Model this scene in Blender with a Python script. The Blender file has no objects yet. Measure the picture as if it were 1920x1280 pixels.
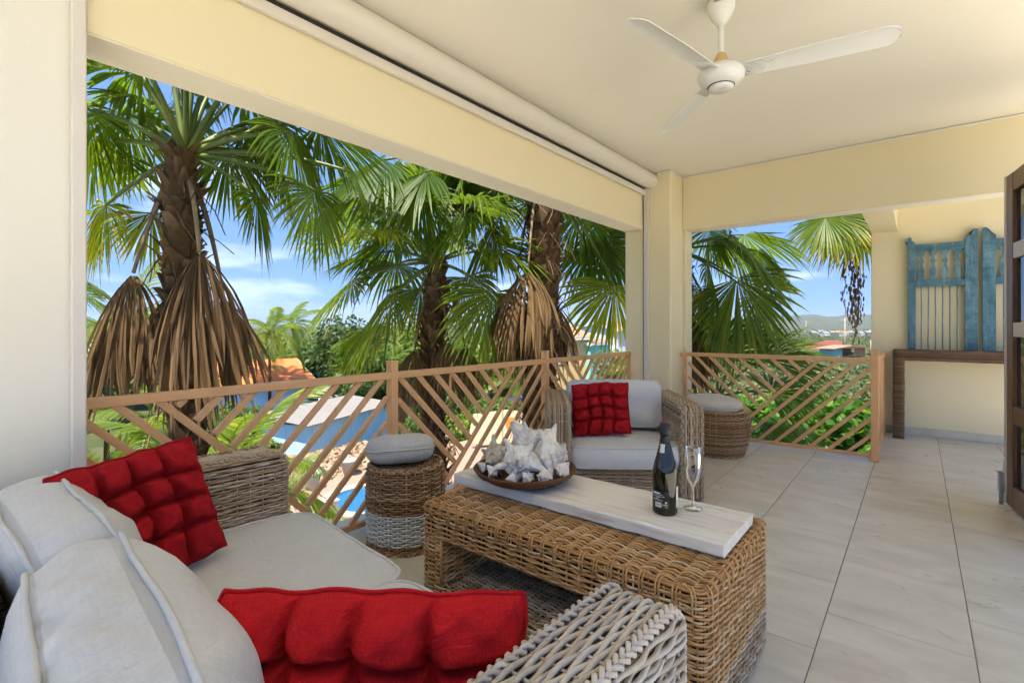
import bpy, math, random
import numpy as np
from mathutils import Vector, Matrix
R = math.radians
PI = math.pi
rng = np.random.default_rng(7)
random.seed(7)
sc = bpy.context.scene
C = sc.collection

# ------------------------------------------------------------------ camera
EYE = 1.17
cam_d = bpy.data.cameras.new('camera')
cam = bpy.data.objects.new('camera', cam_d); C.objects.link(cam)
cam.location = (0, 0, EYE)
cam.rotation_euler = (R(90), 0, R(39.0))
cam_d.sensor_width = 36.0
cam_d.lens = 36.0 * 940.0 / 1920.0
cam_d.shift_y = -28.0 / 1920.0
cam_d.clip_start = 0.02
cam_d.clip_end = 20000
sc.camera = cam

# ------------------------------------------------------------------ sky and sun
SUN_EL, SUN_ROT = R(68), R(164)
w = bpy.data.worlds.new('World'); sc.world = w; w.use_nodes = True
nt = w.node_tree; nt.nodes.clear()
wo = nt.nodes.new('ShaderNodeOutputWorld'); bg = nt.nodes.new('ShaderNodeBackground')
sky = nt.nodes.new('ShaderNodeTexSky'); sky.sky_type = 'NISHITA'; sky.sun_disc = False
sky.sun_elevation = SUN_EL; sky.sun_rotation = SUN_ROT; sky.altitude = 0; sky.air_density = 1.0; sky.dust_density = 0.0; sky.ozone_density = 2.5
tc = nt.nodes.new('ShaderNodeTexCoord')
mp = nt.nodes.new('ShaderNodeMapping'); mp.inputs['Scale'].default_value = (1.0, 1.0, 4.2); mp.inputs['Location'].default_value = (0.3, 1.7, 0.1)
nz = nt.nodes.new('ShaderNodeTexNoise'); nz.inputs['Scale'].default_value = 2.6; nz.inputs['Detail'].default_value = 8; nz.inputs['Roughness'].default_value = 0.58
rp = nt.nodes.new('ShaderNodeValToRGB'); rp.color_ramp.elements[0].position = 0.55; rp.color_ramp.elements[1].position = 0.84
mx = nt.nodes.new('ShaderNodeMix'); mx.data_type = 'RGBA'
mx.inputs['B'].default_value = (6.0, 6.3, 6.8, 1)
tint = nt.nodes.new('ShaderNodeMix'); tint.data_type = 'RGBA'; tint.blend_type = 'MULTIPLY'; tint.inputs['Factor'].default_value = 1
tint.inputs['B'].default_value = (0.80, 0.92, 1.02, 1)
va = nt.nodes.new('ShaderNodeVectorMath'); va.operation = 'ADD'; va.inputs[1].default_value = (0, 0, .34); vn = nt.nodes.new('ShaderNodeVectorMath'); vn.operation = 'NORMALIZE'
nt.links.new(tc.outputs['Generated'], va.inputs[0]); nt.links.new(va.outputs[0], vn.inputs[0]); nt.links.new(vn.outputs[0], sky.inputs['Vector'])
nt.links.new(tc.outputs['Generated'], mp.inputs['Vector']); nt.links.new(mp.outputs[0], nz.inputs['Vector'])
nt.links.new(nz.outputs['Fac'], rp.inputs[0]); nt.links.new(sky.outputs[0], tint.inputs['A'])
nt.links.new(tint.outputs['Result'], mx.inputs['A']); nt.links.new(rp.outputs['Color'], mx.inputs['Factor'])
nt.links.new(mx.outputs['Result'], bg.inputs['Color'])
bg.inputs['Strength'].default_value = 0.088
nt.links.new(bg.outputs[0], wo.inputs[0])
sl = bpy.data.lights.new('sun', 'SUN'); sl.energy = 3.2; sl.angle = R(0.53); sl.color = (1.0, 0.94, 0.82)
so = bpy.data.objects.new('sun', sl); C.objects.link(so)
to_sun = Vector((math.sin(SUN_ROT) * math.cos(SUN_EL), math.cos(SUN_ROT) * math.cos(SUN_EL), math.sin(SUN_EL)))
so.rotation_euler = to_sun.to_track_quat('Z', 'Y').to_euler()
so.location = (20, -10, 40)
vs = sc.view_settings; vs.view_transform = 'Standard'; vs.look = 'None'; vs.exposure = 1.84; vs.gamma = 1
cy = sc.cycles
cy.use_denoising = True; cy.use_adaptive_sampling = True; cy.adaptive_threshold = .05; cy.adaptive_min_samples = 16; cy.volume_bounces = 0; cy.max_bounces = 7; cy.diffuse_bounces = 4; cy.glossy_bounces = 4; cy.transmission_bounces = 8; cy.transparent_max_bounces = 12
cy.caustics_reflective = False; cy.caustics_refractive = False; cy.sample_clamp_indirect = 8

# ------------------------------------------------------------------ pixel ray helper (used only for measuring where a thing stands)
_a = R(39.0); FW = np.array([-math.sin(_a), math.cos(_a), 0]); RT = np.array([math.cos(_a), math.sin(_a), 0])
def at(px, py, d):
    return np.array([0, 0, EYE]) + d * (FW + (px - 960) / 940 * RT + np.array([0, 0, (612 - py) / 940]))

# ------------------------------------------------------------------ materials
def L(r, g, b):
    f = lambda c: (c / 255 / 12.92) if c / 255 <= 0.04045 else ((c / 255 + 0.055) / 1.055) ** 2.4
    return (f(r), f(g), f(b), 1)
class N:
    def __init__(s, name):
        s.m = bpy.data.materials.new(name); s.m.use_nodes = True; s.t = s.m.node_tree
        s.b = s.t.nodes['Principled BSDF']; s.o = s.t.nodes['Material Output']
    def n(s, k, **kw):
        x = s.t.nodes.new('ShaderNode' + k)
        for a, v in kw.items():
            if a in x.inputs.keys(): x.inputs[a].default_value = v
            else: setattr(x, a, v)
        return x
    def l(s, a, b): s.t.links.new(a, b)
    def ramp(s, fac, stops):
        r = s.n('ValToRGB'); e = r.color_ramp.elements
        while len(e) < len(stops): e.new(0.5)
        for i, (p, c) in enumerate(stops): e[i].position = p; e[i].color = c
        s.l(fac, r.inputs[0]); return r.outputs['Color']
    def coord(s, kind='Object'): return s.n('TexCoord').outputs[kind]
    def noise(s, scale, detail=4, rough=0.55, vec=None, dist=0):
        x = s.n('TexNoise'); x.inputs['Scale'].default_value = scale; x.inputs['Detail'].default_value = detail
        x.inputs['Roughness'].default_value = rough; x.inputs['Distortion'].default_value = dist
        s.l(vec if vec is not None else s.coord(), x.inputs['Vector']); return x.outputs['Fac']
    def mixc(s, fac, a, b, mode='MIX'):
        x = s.n('Mix', data_type='RGBA', blend_type=mode)
        for k, v in (('Factor', fac), ('A', a), ('B', b)):
            if isinstance(v, (int, float, tuple)): x.inputs[k].default_value = v
            else: s.l(v, x.inputs[k])
        return x.outputs['Result']
    def math(s, op, a, b=0.0):
        x = s.n('Math', operation=op)
        for i, v in enumerate((a, b)):
            if isinstance(v, (int, float)): x.inputs[i].default_value = v
            else: s.l(v, x.inputs[i])
        return x.outputs[0]
    def col(s, c):
        if isinstance(c, tuple): s.b.inputs['Base Color'].default_value = c
        else: s.l(c, s.b.inputs['Base Color'])
    def rough(s, r, spec=0.5): s.b.inputs['Roughness'].default_value = r; s.b.inputs['Specular IOR Level'].default_value = spec
    def bump(s, h, strength=0.3, dist=0.01, prev=None):
        x = s.n('Bump'); x.inputs['Strength'].default_value = strength; x.inputs['Distance'].default_value = dist
        s.l(h, x.inputs['Height'])
        if prev: s.l(prev, x.inputs['Normal'])
        s.l(x.outputs[0], s.b.inputs['Normal']); return x.outputs[0]
    def translucent(s, col, fac):
        tr = s.n('BsdfTranslucent'); ms = s.n('MixShader'); ms.inputs[0].default_value = fac
        if isinstance(col, tuple): tr.inputs[0].default_value = col
        else: s.l(col, tr.inputs[0])
        s.l(s.b.outputs[0], ms.inputs[1]); s.l(tr.outputs[0], ms.inputs[2]); s.l(ms.outputs[0], s.o.inputs['Surface'])
M = {}
def simple(name, c1, c2=None, scale=6, rough=0.6, spec=0.4, bs=0.0, bscale=60, bd=0.004, metal=0, vec='Object'):
    m = N(name); co = m.coord(vec)
    m.col(c1 if c2 is None else m.mixc(m.noise(scale, 5, 0.6, co), c1, c2))
    m.rough(rough, spec); m.b.inputs['Metallic'].default_value = metal
    if bs: m.bump(m.noise(bscale, 4, 0.6, co), bs, bd)
    M[name] = m.m; return m
simple('wall_paint', (.85, .75, .50, 1), (.83, .72, .47, 1), 1.3, .75, .2, .25, 140, .003)
simple('pillar_daylit', (.80, .77, .67, 1), (.77, .74, .63, 1), 1.5, .75, .2, .35, 90, .004)  # same paint as the walls, made paler: daylight put into the colour
simple('ceiling_paint', (.80, .74, .62, 1), (.77, .705, .58, 1), .8, .8, .2, .1, 120, .002)
simple('cornice', (.80, .76, .66, 1), None, rough=.5)
simple('shutter_metal', (.76, .71, .62, 1), (.73, .68, .585, 1), 2, .4, .4)
simple('guide_metal', (.70, .65, .58, 1), None, rough=.35)
simple('dark_gap', (.05, .04, .03, 1), None, rough=.9)
simple('rail_paint', (.73, .41, .19, 1), (.68, .37, .165, 1), 5, .42, .45, .05, 200, .001)
simple('fan_white', (.82, .81, .77, 1), (.79, .77, .72, 1), 3, .3, .5)
simple('fan_yellowed', (.62, .40, .14, 1), (.72, .55, .28, 1), 8, .4, .5)
simple('black_print', (.02, .02, .02, 1), None, rough=.5)
simple('grout', (.20, .17, .13, 1), (.29, .25, .20, 1), 9, .9, .1)
simple('white_print', (.8, .8, .8, 1), None, rough=.5)
simple('lime_print', (.55, .75, .05, 1), None, rough=.5)
simple('black_label', (.012, .012, .014, 1), None, rough=.45)
simple('neck_label', (.62, .63, .50, 1), None, rough=.5)
simple('foil_black', (.012, .012, .014, 1), None, rough=.3)
simple('foil_red', (.30, .01, .015, 1), None, rough=.3)
simple('bottle_glass', (.012, .010, .002, 1), None, rough=.04, spec=.6)
simple('concrete', (.42, .40, .36, 1), (.34, .32, .28, 1), 3, .85, .2, .3, 30, .01)
simple('white_wash', (.78, .77, .74, 1), (.70, .69, .65, 1), 2, .8, .2)
simple('bounce_tile', (.85, .79, .67, 1), (.82, .75, .63, 1), 2, .8, .2)
simple('lit_soffit_cream', (.86, .80, .66, 1), (.84, .775, .63, 1), 2, .75, .2)  # beam undersides paler than their faces: outdoor light put into the colour
simple('door_alu_sheen', (.66, .60, .53, 1), (.50, .42, .35, 1), 1.2, .35, .5)
simple('steel', (.55, .56, .57, 1), None, rough=.3, metal=1)
simple('bowl_wood', (.17, .075, .03, 1), (.10, .04, .016, 1), 14, .6, .3, .4, 50, .004)
simple('blue_wall', (.50, .68, .90, 1), (.46, .63, .86, 1), 1, .8)
simple('trim_white', (.78, .77, .75, 1), None, rough=.6)
simple('roof_orange', (.74, .22, .06, 1), (.62, .16, .045, 1), 2.5, .7)
simple('container_blue', (.50, .76, .92, 1), (.43, .70, .88, 1), 1.2, .6)
simple('roof_grey', (.27, .245, .22, 1), (.19, .17, .15, 1), 1.5, .8)
simple('stone', (.40, .26, .15, 1), (.30, .185, .10, 1), 2, .9, .2)
simple('yellow_wall', (.80, .55, .25, 1), (.77, .51, .22, 1), 1, .8)
simple('teal_wall', (.30, .66, .58, 1), (.27, .61, .54, 1), 1, .8)
simple('window_dark', (.03, .035, .04, 1), None, rough=.1)
simple('red_metal', (.62, .19, .14, 1), (.5, .15, .11, 1), .5, .7)
simple('rust_metal', (.45, .22, .12, 1), (.32, .15, .08, 1), 1, .8)
simple('teal_metal', (.16, .36, .38, 1), None, rough=.7)
simple('pale_roof', (.40, .22, .15, 1), (.33, .18, .12, 1), .6, .8)
simple('pole_wood', (.42, .37, .31, 1), (.33, .28, .22, 1), 1, .8)
simple('blue_tarp', (.04, .16, .60, 1), None, rough=.5)
simple('orange_paint', (.85, .28, .05, 1), None, rough=.5)
simple('cream_board', (.78, .66, .42, 1), (.74, .62, .38, 1), 3, .7)
simple('bounce_deck_pale', (.62, .56, .46, 1), (.55, .49, .40, 1), 2, .85)
simple('pot_grey', (.30, .30, .30, 1), (.42, .42, .40, 1), 5, .8)
simple('deck_tan', (.60, .49, .36, 1), (.52, .42, .30, 1), 3, .8)
simple('bark', (.13, .085, .05, 1), (.07, .045, .028, 1), 12, .9, .1, .6, 30, .02)

for nm_, c1_, c2_, c3_ in (('wall_paint', (.85, .75, .50, 1), (.82, .705, .455, 1), (.78, .67, .44, 1)), ('ceiling_paint', (.86, .81, .70, 1), (.84, .785, .665, 1), (.80, .74, .62, 1)), ('pillar_daylit', (.80, .77, .67, 1), (.775, .74, .635, 1), (.73, .69, .58, 1))):
    m = N(nm_); co = m.coord(); a_ = m.mixc(m.noise(.9, 5, .6, co), c1_, c2_)
    m.col(m.mixc(m.ramp(m.noise(3.1, 8, .72, co, .8), [(.60, (0, 0, 0, 1)), (.80, (1, 1, 1, 1))]), a_, c3_)); m.rough(.72, .25)
    m.bump(m.math('ADD', m.noise(150, 3, .6, co), m.math('MULTIPLY', m.noise(5, 4, .6, co), 2.0)), .22, .003); M[nm_] = m.m
m = simple('door_wood', (.13, .055, .025, 1)); co = m.coord()
mpn = m.n('Mapping'); mpn.inputs['Scale'].default_value = (14, 14, 1.6); m.l(co, mpn.inputs[0])
m.col(m.ramp(m.noise(2.2, 6, .65, mpn.outputs[0], 1.2), [(.3, (.055, .022, .010, 1)), (.7, (.22, .10, .045, 1))])); m.rough(.35)
m = simple('door_glass', (.008, .010, .016, 1)); m.rough(.05, .6)

def rnd_attr(m): return m.n('Attribute', attribute_name='rnd').outputs['Fac']
def wicker(name, stops, grain=60):
    m = N(name); v = m.math('ADD', m.math('MULTIPLY', rnd_attr(m), .62), m.math('MULTIPLY', m.noise(grain, 3, .6), .38))
    v2 = m.math('ADD', m.math('MULTIPLY', v, .72), m.math('MULTIPLY', m.noise(7, 3, .6), .28))
    m.col(m.ramp(v2, stops)); m.rough(.5, .4); m.bump(m.noise(420, 3, .6), .25, .001); M[name] = m.m
wicker('wicker_honey', [(.15, (.20, .088, .024, 1)), (.38, (.42, .215, .07, 1)), (.58, (.55, .32, .13, 1)), (.82, (.68, .54, .37, 1))])
wicker('wicker_greige', [(.15, (.19, .115, .06, 1)), (.38, (.37, .25, .145, 1)), (.58, (.49, .36, .235, 1)), (.82, (.62, .52, .40, 1))])
wicker('wicker_pale', [(.15, (.30, .23, .16, 1)), (.40, (.43, .355, .27, 1)), (.60, (.52, .45, .36, 1)), (.85, (.62, .56, .48, 1))])
wicker('wicker_brown', [(.15, (.14, .060, .021, 1)), (.42, (.30, .155, .065, 1)), (.62, (.43, .26, .13, 1)), (.85, (.58, .45, .31, 1))])
wicker('wicker_white', [(.2, (.48, .44, .38, 1)), (.5, (.66, .64, .58, 1)), (.85, (.76, .75, .71, 1))])
wicker('reed_dark', [(.2, (.055, .030, .015, 1)), (.5, (.15, .085, .045, 1)), (.85, (.30, .20, .12, 1))])
simple('wicker_core', (.075, .042, .02, 1), None, rough=.9, spec=.1)
simple('wicker_core_pale', (.20, .15, .10, 1), None, rough=.9, spec=.1)

def fabric(name, c1, c2, scale, strength, slub, wk=1.0):
    m = N(name); co = m.coord('UV')
    sx = m.n('SeparateXYZ'); m.l(co, sx.inputs[0])
    wa = m.math('SINE', m.math('MULTIPLY', sx.outputs[0], scale)); wb = m.math('SINE', m.math('MULTIPLY', sx.outputs[1], scale))
    wv = m.math('MULTIPLY', wa, wb)
    ma = m.n('Mapping'); ma.inputs['Scale'].default_value = (slub, slub * 12, 1); m.l(co, ma.inputs[0])
    mb = m.n('Mapping'); mb.inputs['Scale'].default_value = (slub * 12, slub, 1); m.l(co, mb.inputs[0])
    s1 = m.noise(1, 4, .65, ma.outputs[0]); s2 = m.noise(1, 4, .65, mb.outputs[0])
    sl_ = m.math('ADD', m.math('MULTIPLY', s1, .5), m.math('MULTIPLY', s2, .5))
    fac = m.math('ADD', m.math('MULTIPLY', wv, .20 * wk), sl_)
    fd = m.noise(6, 4, .6, co); m.col(m.mixc(m.math('MULTIPLY', fd, .45), m.ramp(fac, [(.28, c2), (.68, c1)]), tuple(q * .74 for q in c1[:3]) + (1,))); m.rough(.92, .15)
    m.b.inputs['Sheen Weight'].default_value = .12 if 'linen' in name else 0
    h = m.math('ADD', m.math('MULTIPLY', wv, .35 * wk), sl_)
    b1 = m.bump(h, strength, .0016)
    cr = m.noise(11, 4, .55, co, 1.6); rg = m.math('ABSOLUTE', m.math('SUBTRACT', cr, .5)); m.bump(m.math('POWER', rg, .6), .55 if 'red' in name else .30, .010, b1); M[name] = m.m
fabric('linen_grey', (.70, .69, .67, 1), (.56, .55, .53, 1), 2100, .55, 14)
fabric('linen_warm', (.63, .59, .53, 1), (.49, .45, .39, 1), 2100, .5, 14)
fabric('red_cloth', (.60, .014, .016, 1), (.27, .005, .008, 1), 950, .6, 26, .35)
fabric('red_cloth_deep', (.42, .010, .014, 1), (.25, .005, .009, 1), 950, .4, 26, .15)

m = N('floor_tile'); co = m.coord(); oi = m.n('ObjectInfo').outputs['Random']
off = m.n('VectorMath', operation='ADD'); cb = m.n('CombineXYZ'); m.l(m.math('MULTIPLY', oi, 40), cb.inputs[0]); m.l(m.math('MULTIPLY', oi, 17), cb.inputs[1])
m.l(co, off.inputs[0]); m.l(cb.outputs[0], off.inputs[1])
sm = m.n('Mapping'); sm.inputs['Scale'].default_value = (1.0, 2.4, 1); sm.inputs['Rotation'].default_value = (0, 0, .5); m.l(off.outputs[0], sm.inputs[0])
v = m.noise(2.2, 6, .6, sm.outputs[0], .8)
base = m.ramp(v, [(.3, (.54, .48, .37, 1)), (.5, (.63, .57, .455, 1)), (.72, (.71, .655, .55, 1))])
smr = m.noise(5, 5, .7, off.outputs[0], 1.5)
m.col(m.mixc(m.math('MULTIPLY', m.ramp(smr, [(.55, (0, 0, 0, 1)), (.72, (1, 1, 1, 1))]), .22), base, (.66, .64, .59, 1)))
rr = m.ramp(smr, [(.35, (.27, .27, .27, 1)), (.75, (.48, .48, .48, 1))]); m.l(rr, m.b.inputs['Roughness']); m.b.inputs['Specular IOR Level'].default_value = .45
m.bump(m.noise(60, 4, .6, co), .05, .002); M['floor_tile'] = m.m

m = N('white_plank'); co = m.coord(); mpn = m.n('Mapping'); mpn.inputs['Scale'].default_value = (1.4, 22, 22); m.l(co, mpn.inputs[0])
gr = m.noise(2, 7, .7, mpn.outputs[0], .6)
m.col(m.ramp(gr, [(.28, (.50, .42, .31, 1)), (.45, (.70, .65, .56, 1)), (.65, (.78, .75, .69, 1))])); m.rough(.7, .25); m.bump(gr, .35, .003); M['white_plank'] = m.m

m = N('blue_wood'); co = m.coord(); mpn = m.n('Mapping'); mpn.inputs['Scale'].default_value = (30, 30, 3); m.l(co, mpn.inputs[0])
g1 = m.noise(1.3, 7, .7, mpn.outputs[0], .5); g2 = m.noise(9, 6, .7, co, .4)
c1 = m.ramp(g2, [(.3, (.042, .105, .155, 1)), (.5, (.090, .200, .265, 1)), (.7, (.19, .33, .37, 1))])
c2 = m.mixc(m.ramp(g1, [(.54, (0, 0, 0, 1)), (.66, (1, 1, 1, 1))]), c1, (.25, .36, .37, 1))
c3 = m.mixc(m.ramp(m.math('ADD', m.math('MULTIPLY', g1, .5), m.math('MULTIPLY', m.noise(22, 5, .7, co), .5)), [(.33, (1, 1, 1, 1)), (.42, (0, 0, 0, 1))]), c2, (.07, .045, .03, 1))
m.col(c3); m.rough(.75, .25); m.bump(g1, .6, .004); M['blue_wood'] = m.m

m = N('shell'); co = m.coord(); v = m.noise(28, 6, .7, co, .6)
m.col(m.ramp(v, [(.25, (.40, .31, .22, 1)), (.44, (.68, .61, .52, 1)), (.64, (.80, .76, .70, 1))])); m.rough(.65, .3); m.bump(m.noise(90, 5, .7, co), .5, .004); M['shell'] = m.m
m = N('shell_old'); co = m.coord(); v = m.noise(34, 6, .75, co, .8)
m.col(m.ramp(v, [(.25, (.17, .13, .08, 1)), (.45, (.46, .38, .27, 1)), (.66, (.72, .66, .57, 1))])); m.rough(.75, .3); m.bump(m.noise(80, 5, .7, co), .8, .006); M['shell_old'] = m.m

m = N('clear_glass'); m.b.inputs['Transmission Weight'].default_value = 1; m.b.inputs['Roughness'].default_value = 0; m.b.inputs['IOR'].default_value = 1.33; m.col((1, 1, 1, 1)); M['clear_glass'] = m.m
m = N('pool_water'); m.col((.02, .13, .33, 1)); m.rough(.06, .5); m.bump(m.noise(3, 4, .6), .15, .05); M['pool_water'] = m.m

def leaf(name, stops, trans, fac=.4, rough=.42, scale=2.5):
    m = N(name); v = m.math('ADD', m.math('MULTIPLY', rnd_attr(m), .75), m.math('MULTIPLY', m.noise(scale, 3, .6), .25))
    c = m.ramp(v, stops); m.col(c); m.rough(rough, .3)
    m.translucent(m.mixc(1.0, c, trans, 'MULTIPLY'), fac); M[name] = m.m
leaf('fan_green', [(.15, (.040, .076, .009, 1)), (.45, (.080, .135, .012, 1)), (.75, (.165, .210, .016, 1)), (.95, (.40, .29, .03, 1))], (2.8, 2.6, 1.2, 1), .45)
leaf('fan_dead', [(.1, (.065, .036, .016, 1)), (.4, (.17, .100, .045, 1)), (.7, (.27, .170, .078, 1)), (.95, (.40, .28, .15, 1))], (1.2, 1.1, .9, 1), .2, .7)
leaf('petiole', [(.1, (.11, .15, .035, 1)), (.9, (.20, .24, .07, 1))], (1, 1, 1, 1), .05, .4)
leaf('petiole_dead', [(.1, (.16, .10, .05, 1)), (.9, (.32, .23, .14, 1))], (1, 1, 1, 1), .02, .7)
leaf('boots', [(.1, (.055, .030, .016, 1)), (.5, (.13, .075, .038, 1)), (.9, (.26, .165, .09, 1))], (1, 1, 1, 1), .05, .85)
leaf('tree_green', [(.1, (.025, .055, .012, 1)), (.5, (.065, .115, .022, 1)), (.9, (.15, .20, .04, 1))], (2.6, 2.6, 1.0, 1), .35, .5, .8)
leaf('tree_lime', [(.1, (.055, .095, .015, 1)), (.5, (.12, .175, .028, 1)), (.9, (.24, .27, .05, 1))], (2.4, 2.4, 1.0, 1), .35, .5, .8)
leaf('tree_dark', [(.1, (.015, .035, .010, 1)), (.5, (.035, .070, .016, 1)), (.9, (.08, .12, .028, 1))], (2.6, 2.6, 1.0, 1), .35, .5, .8)
leaf('coco_green', [(.1, (.055, .10, .015, 1)), (.5, (.12, .18, .025, 1)), (.9, (.28, .27, .05, 1))], (2.4, 2.4, 1.0, 1), .4, .4, .8)
leaf('shrub_green', [(.1, (.025, .075, .010, 1)), (.5, (.065, .155, .020, 1)), (.9, (.17, .27, .045, 1))], (2.8, 2.8, 1.0, 1), .4, .35, 2)
leaf('scrub', [(.1, (.05, .075, .025, 1)), (.5, (.10, .13, .04, 1)), (.9, (.19, .20, .07, 1))], (1.5, 1.5, 1, 1), .2, .8, .1)

m = N('ground'); co = m.coord(); g1 = m.noise(.05, 8, .65, co); g2 = m.noise(.6, 6, .7, co)
gc = m.ramp(g1, [(.38, (.040, .056, .020, 1)), (.52, (.070, .082, .030, 1)), (.66, (.20, .165, .10, 1))])
m.col(m.mixc(m.math('MULTIPLY', g2, .5), gc, (.045, .060, .022, 1))); m.rough(.95, .1); M['ground'] = m.m
m = N('brick_paving'); co = m.coord(); bk = m.n('TexBrick'); bk.inputs['Scale'].default_value = 5; bk.inputs['Color1'].default_value = (.30, .175, .12, 1); bk.inputs['Color2'].default_value = (.37, .235, .17, 1); bk.inputs['Mortar'].default_value = (.36, .29, .22, 1)
m.l(co, bk.inputs['Vector']); m.col(bk.outputs['Color']); m.rough(.85, .2); M['brick_paving'] = m.m

# ------------------------------------------------------------------ mesh building
def nrm(v):
    v = np.asarray(v, float); l = np.linalg.norm(v, axis=-1, keepdims=True); return v / np.maximum(l, 1e-9)
class G:
    """collects pieces and links them as ONE mesh object"""
    def __init__(s): s.v = []; s.q = []; s.t = []; s.r = []; s.uv = []; s.n = 0; s.has_uv = False
    def add(s, V, Q=None, T=None, rnd=None, uv=None):
        V = np.asarray(V, float).reshape(-1, 3); k = len(V)
        if Q is not None and len(Q): s.q.append(np.asarray(Q, int) + s.n)
        if T is not None and len(T): s.t.append(np.asarray(T, int) + s.n)
        s.v.append(V)
        if rnd is None: rnd = random.random()
        s.r.append(np.broadcast_to(np.asarray(rnd, float), (k,)).copy())
        if uv is not None: s.has_uv = True; s.uv.append(np.asarray(uv, float).reshape(-1, 2))
        else: s.uv.append(V[:, :2] + V[:, 2:3] * np.array([[.37, .93]]))
        s.n += k; return s
    def grid(s, V, cu=False, cv=False, rnd=None, uv=None, flip=False):
        V = np.asarray(V, float); a, b = V.shape[:2]
        i = np.arange(a if cu else a - 1); j = np.arange(b if cv else b - 1)
        I, J = np.meshgrid(i, j, indexing='ij'); I2, J2 = (I + 1) % a, (J + 1) % b
        Q = np.stack([I * b + J, I2 * b + J, I2 * b + J2, I * b + J2], -1).reshape(-1, 4)
        if flip: Q = Q[:, ::-1]
        if rnd is not None and np.ndim(rnd) == 2: rnd = np.asarray(rnd).reshape(-1)
        return s.add(V.reshape(-1, 3), Q, None, rnd, None if uv is None else np.asarray(uv).reshape(-1, 2))
    def box(s, a, b, M=None, bev=0.0, rnd=None):
        a, b = np.asarray(a, float), np.asarray(b, float); a, b = np.minimum(a, b), np.maximum(a, b)
        if bev <= 0:
            V = np.array([[x, y, z] for z in (a[2], b[2]) for y in (a[1], b[1]) for x in (a[0], b[0])])
            Q = [[0, 2, 3, 1], [4, 5, 7, 6], [0, 1, 5, 4], [2, 6, 7, 3], [0, 4, 6, 2], [1, 3, 7, 5]]; T = None
        else:
            V = []; idx = {}
            for k in range(8):
                c = [(a, b)[(k >> i) & 1][i] for i in range(3)]; sg = [(-1, 1)[(k >> i) & 1] for i in range(3)]
                for ax in range(3):
                    p = [c[i] - sg[i] * (bev if i != ax else 0) for i in range(3)]
                    idx[(k, ax)] = len(V); V.append(p)
            Q = []; T = []
            for ax in range(3):
                o1, o2 = (ax + 1) % 3, (ax + 2) % 3
                for s0 in (0, 1):
                    b0 = s0 << ax; q = [idx[(b0, ax)], idx[(b0 | 1 << o1, ax)], idx[(b0 | 1 << o1 | 1 << o2, ax)], idx[(b0 | 1 << o2, ax)]]
                    Q.append(q if s0 else q[::-1])
                for s1 in (0, 1):
                    for s2 in (0, 1):
                        k0 = s1 << o1 | s2 << o2; k1 = k0 | 1 << ax
                        q = [idx[(k0, o1)], idx[(k1, o1)], idx[(k1, o2)], idx[(k0, o2)]]
                        Q.append(q if (s1 == s2) else q[::-1])
            for k in range(8):
                t = [idx[(k, 0)], idx[(k, 1)], idx[(k, 2)]]; neg = sum(1 for i in range(3) if not (k >> i) & 1)
                T.append(t if neg % 2 == 0 else t[::-1])
            V = np.array(V)
        if M is not None: V = xf(M, V)
        return s.add(V, Q, T, rnd)
    def tubes(s, P, Nn, r, sides=5, rnd=None, closed=False, caps=True):
        """P [M,K,3] paths, Nn [.., K,3] reference normals, r scalar or [K]/[M,K]"""
        P = np.asarray(P, float)
        if P.ndim == 2: P = P[None]
        m, k = P.shape[:2]
        if closed: Tn = nrm(np.roll(P, -1, 1) - np.roll(P, 1, 1))
        else: Tn = nrm(np.gradient(P, axis=1))
        Nn = np.broadcast_to(np.asarray(Nn, float), P.shape); B = nrm(np.cross(Tn, Nn)); Nr = np.cross(B, Tn)
        r = np.broadcast_to(np.asarray(r, float), (m, k))
        an = np.arange(sides) * 2 * PI / sides
        V = P[:, :, None] + r[:, :, None, None] * (np.cos(an)[:, None] * Nr[:, :, None] + np.sin(an)[:, None] * B[:, :, None])
        ks = k if closed else k - 1
        I, K_, J = np.meshgrid(np.arange(m), np.arange(ks), np.arange(sides), indexing='ij'); K2 = (K_ + 1) % k; J2 = (J + 1) % sides
        f = lambda a, b: I * k * sides + a * sides + b
        Q = np.stack([f(K_, J), f(K_, J2), f(K2, J2), f(K2, J)], -1).reshape(-1, 4)
        T = []
        if caps and not closed:
            for a in range(m):
                o = a * k * sides; e = o + (k - 1) * sides
                for j in range(1, sides - 1): T.append([o, o + j + 1, o + j]); T.append([e, e + j, e + j + 1])
        if rnd is None: rnd = rng.random(m)
        rn = np.repeat(np.broadcast_to(np.asarray(rnd, float), (m,)), k * sides)
        return s.add(V, Q, T, rn)
    def lathe(s, prof, n=32, c=(0, 0, 0), rnd=None, M=None):
        th = np.arange(n) * 2 * PI / n; prof = np.asarray(prof, float)
        V = np.stack([prof[:, 0, None] * np.cos(th), prof[:, 0, None] * np.sin(th), np.broadcast_to(prof[:, 1, None], (len(prof), n))], -1) + np.asarray(c, float)
        if M is not None: V = xf(M, V)
        return s.grid(V, False, True, rnd)
    def prism(s, poly, axis_vec, M=None, rnd=None):
        poly = np.asarray(poly, float); n = len(poly); V = np.vstack([poly, poly + np.asarray(axis_vec, float)])
        if M is not None: V = xf(M, V)
        Q = [[i, (i + 1) % n, n + (i + 1) % n, n + i] for i in range(n)]; T = []
        for i in range(1, n - 1): T.append([0, i + 1, i]); T.append([n, n + i, n + i + 1])
        return s.add(V, Q, T, rnd)
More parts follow.
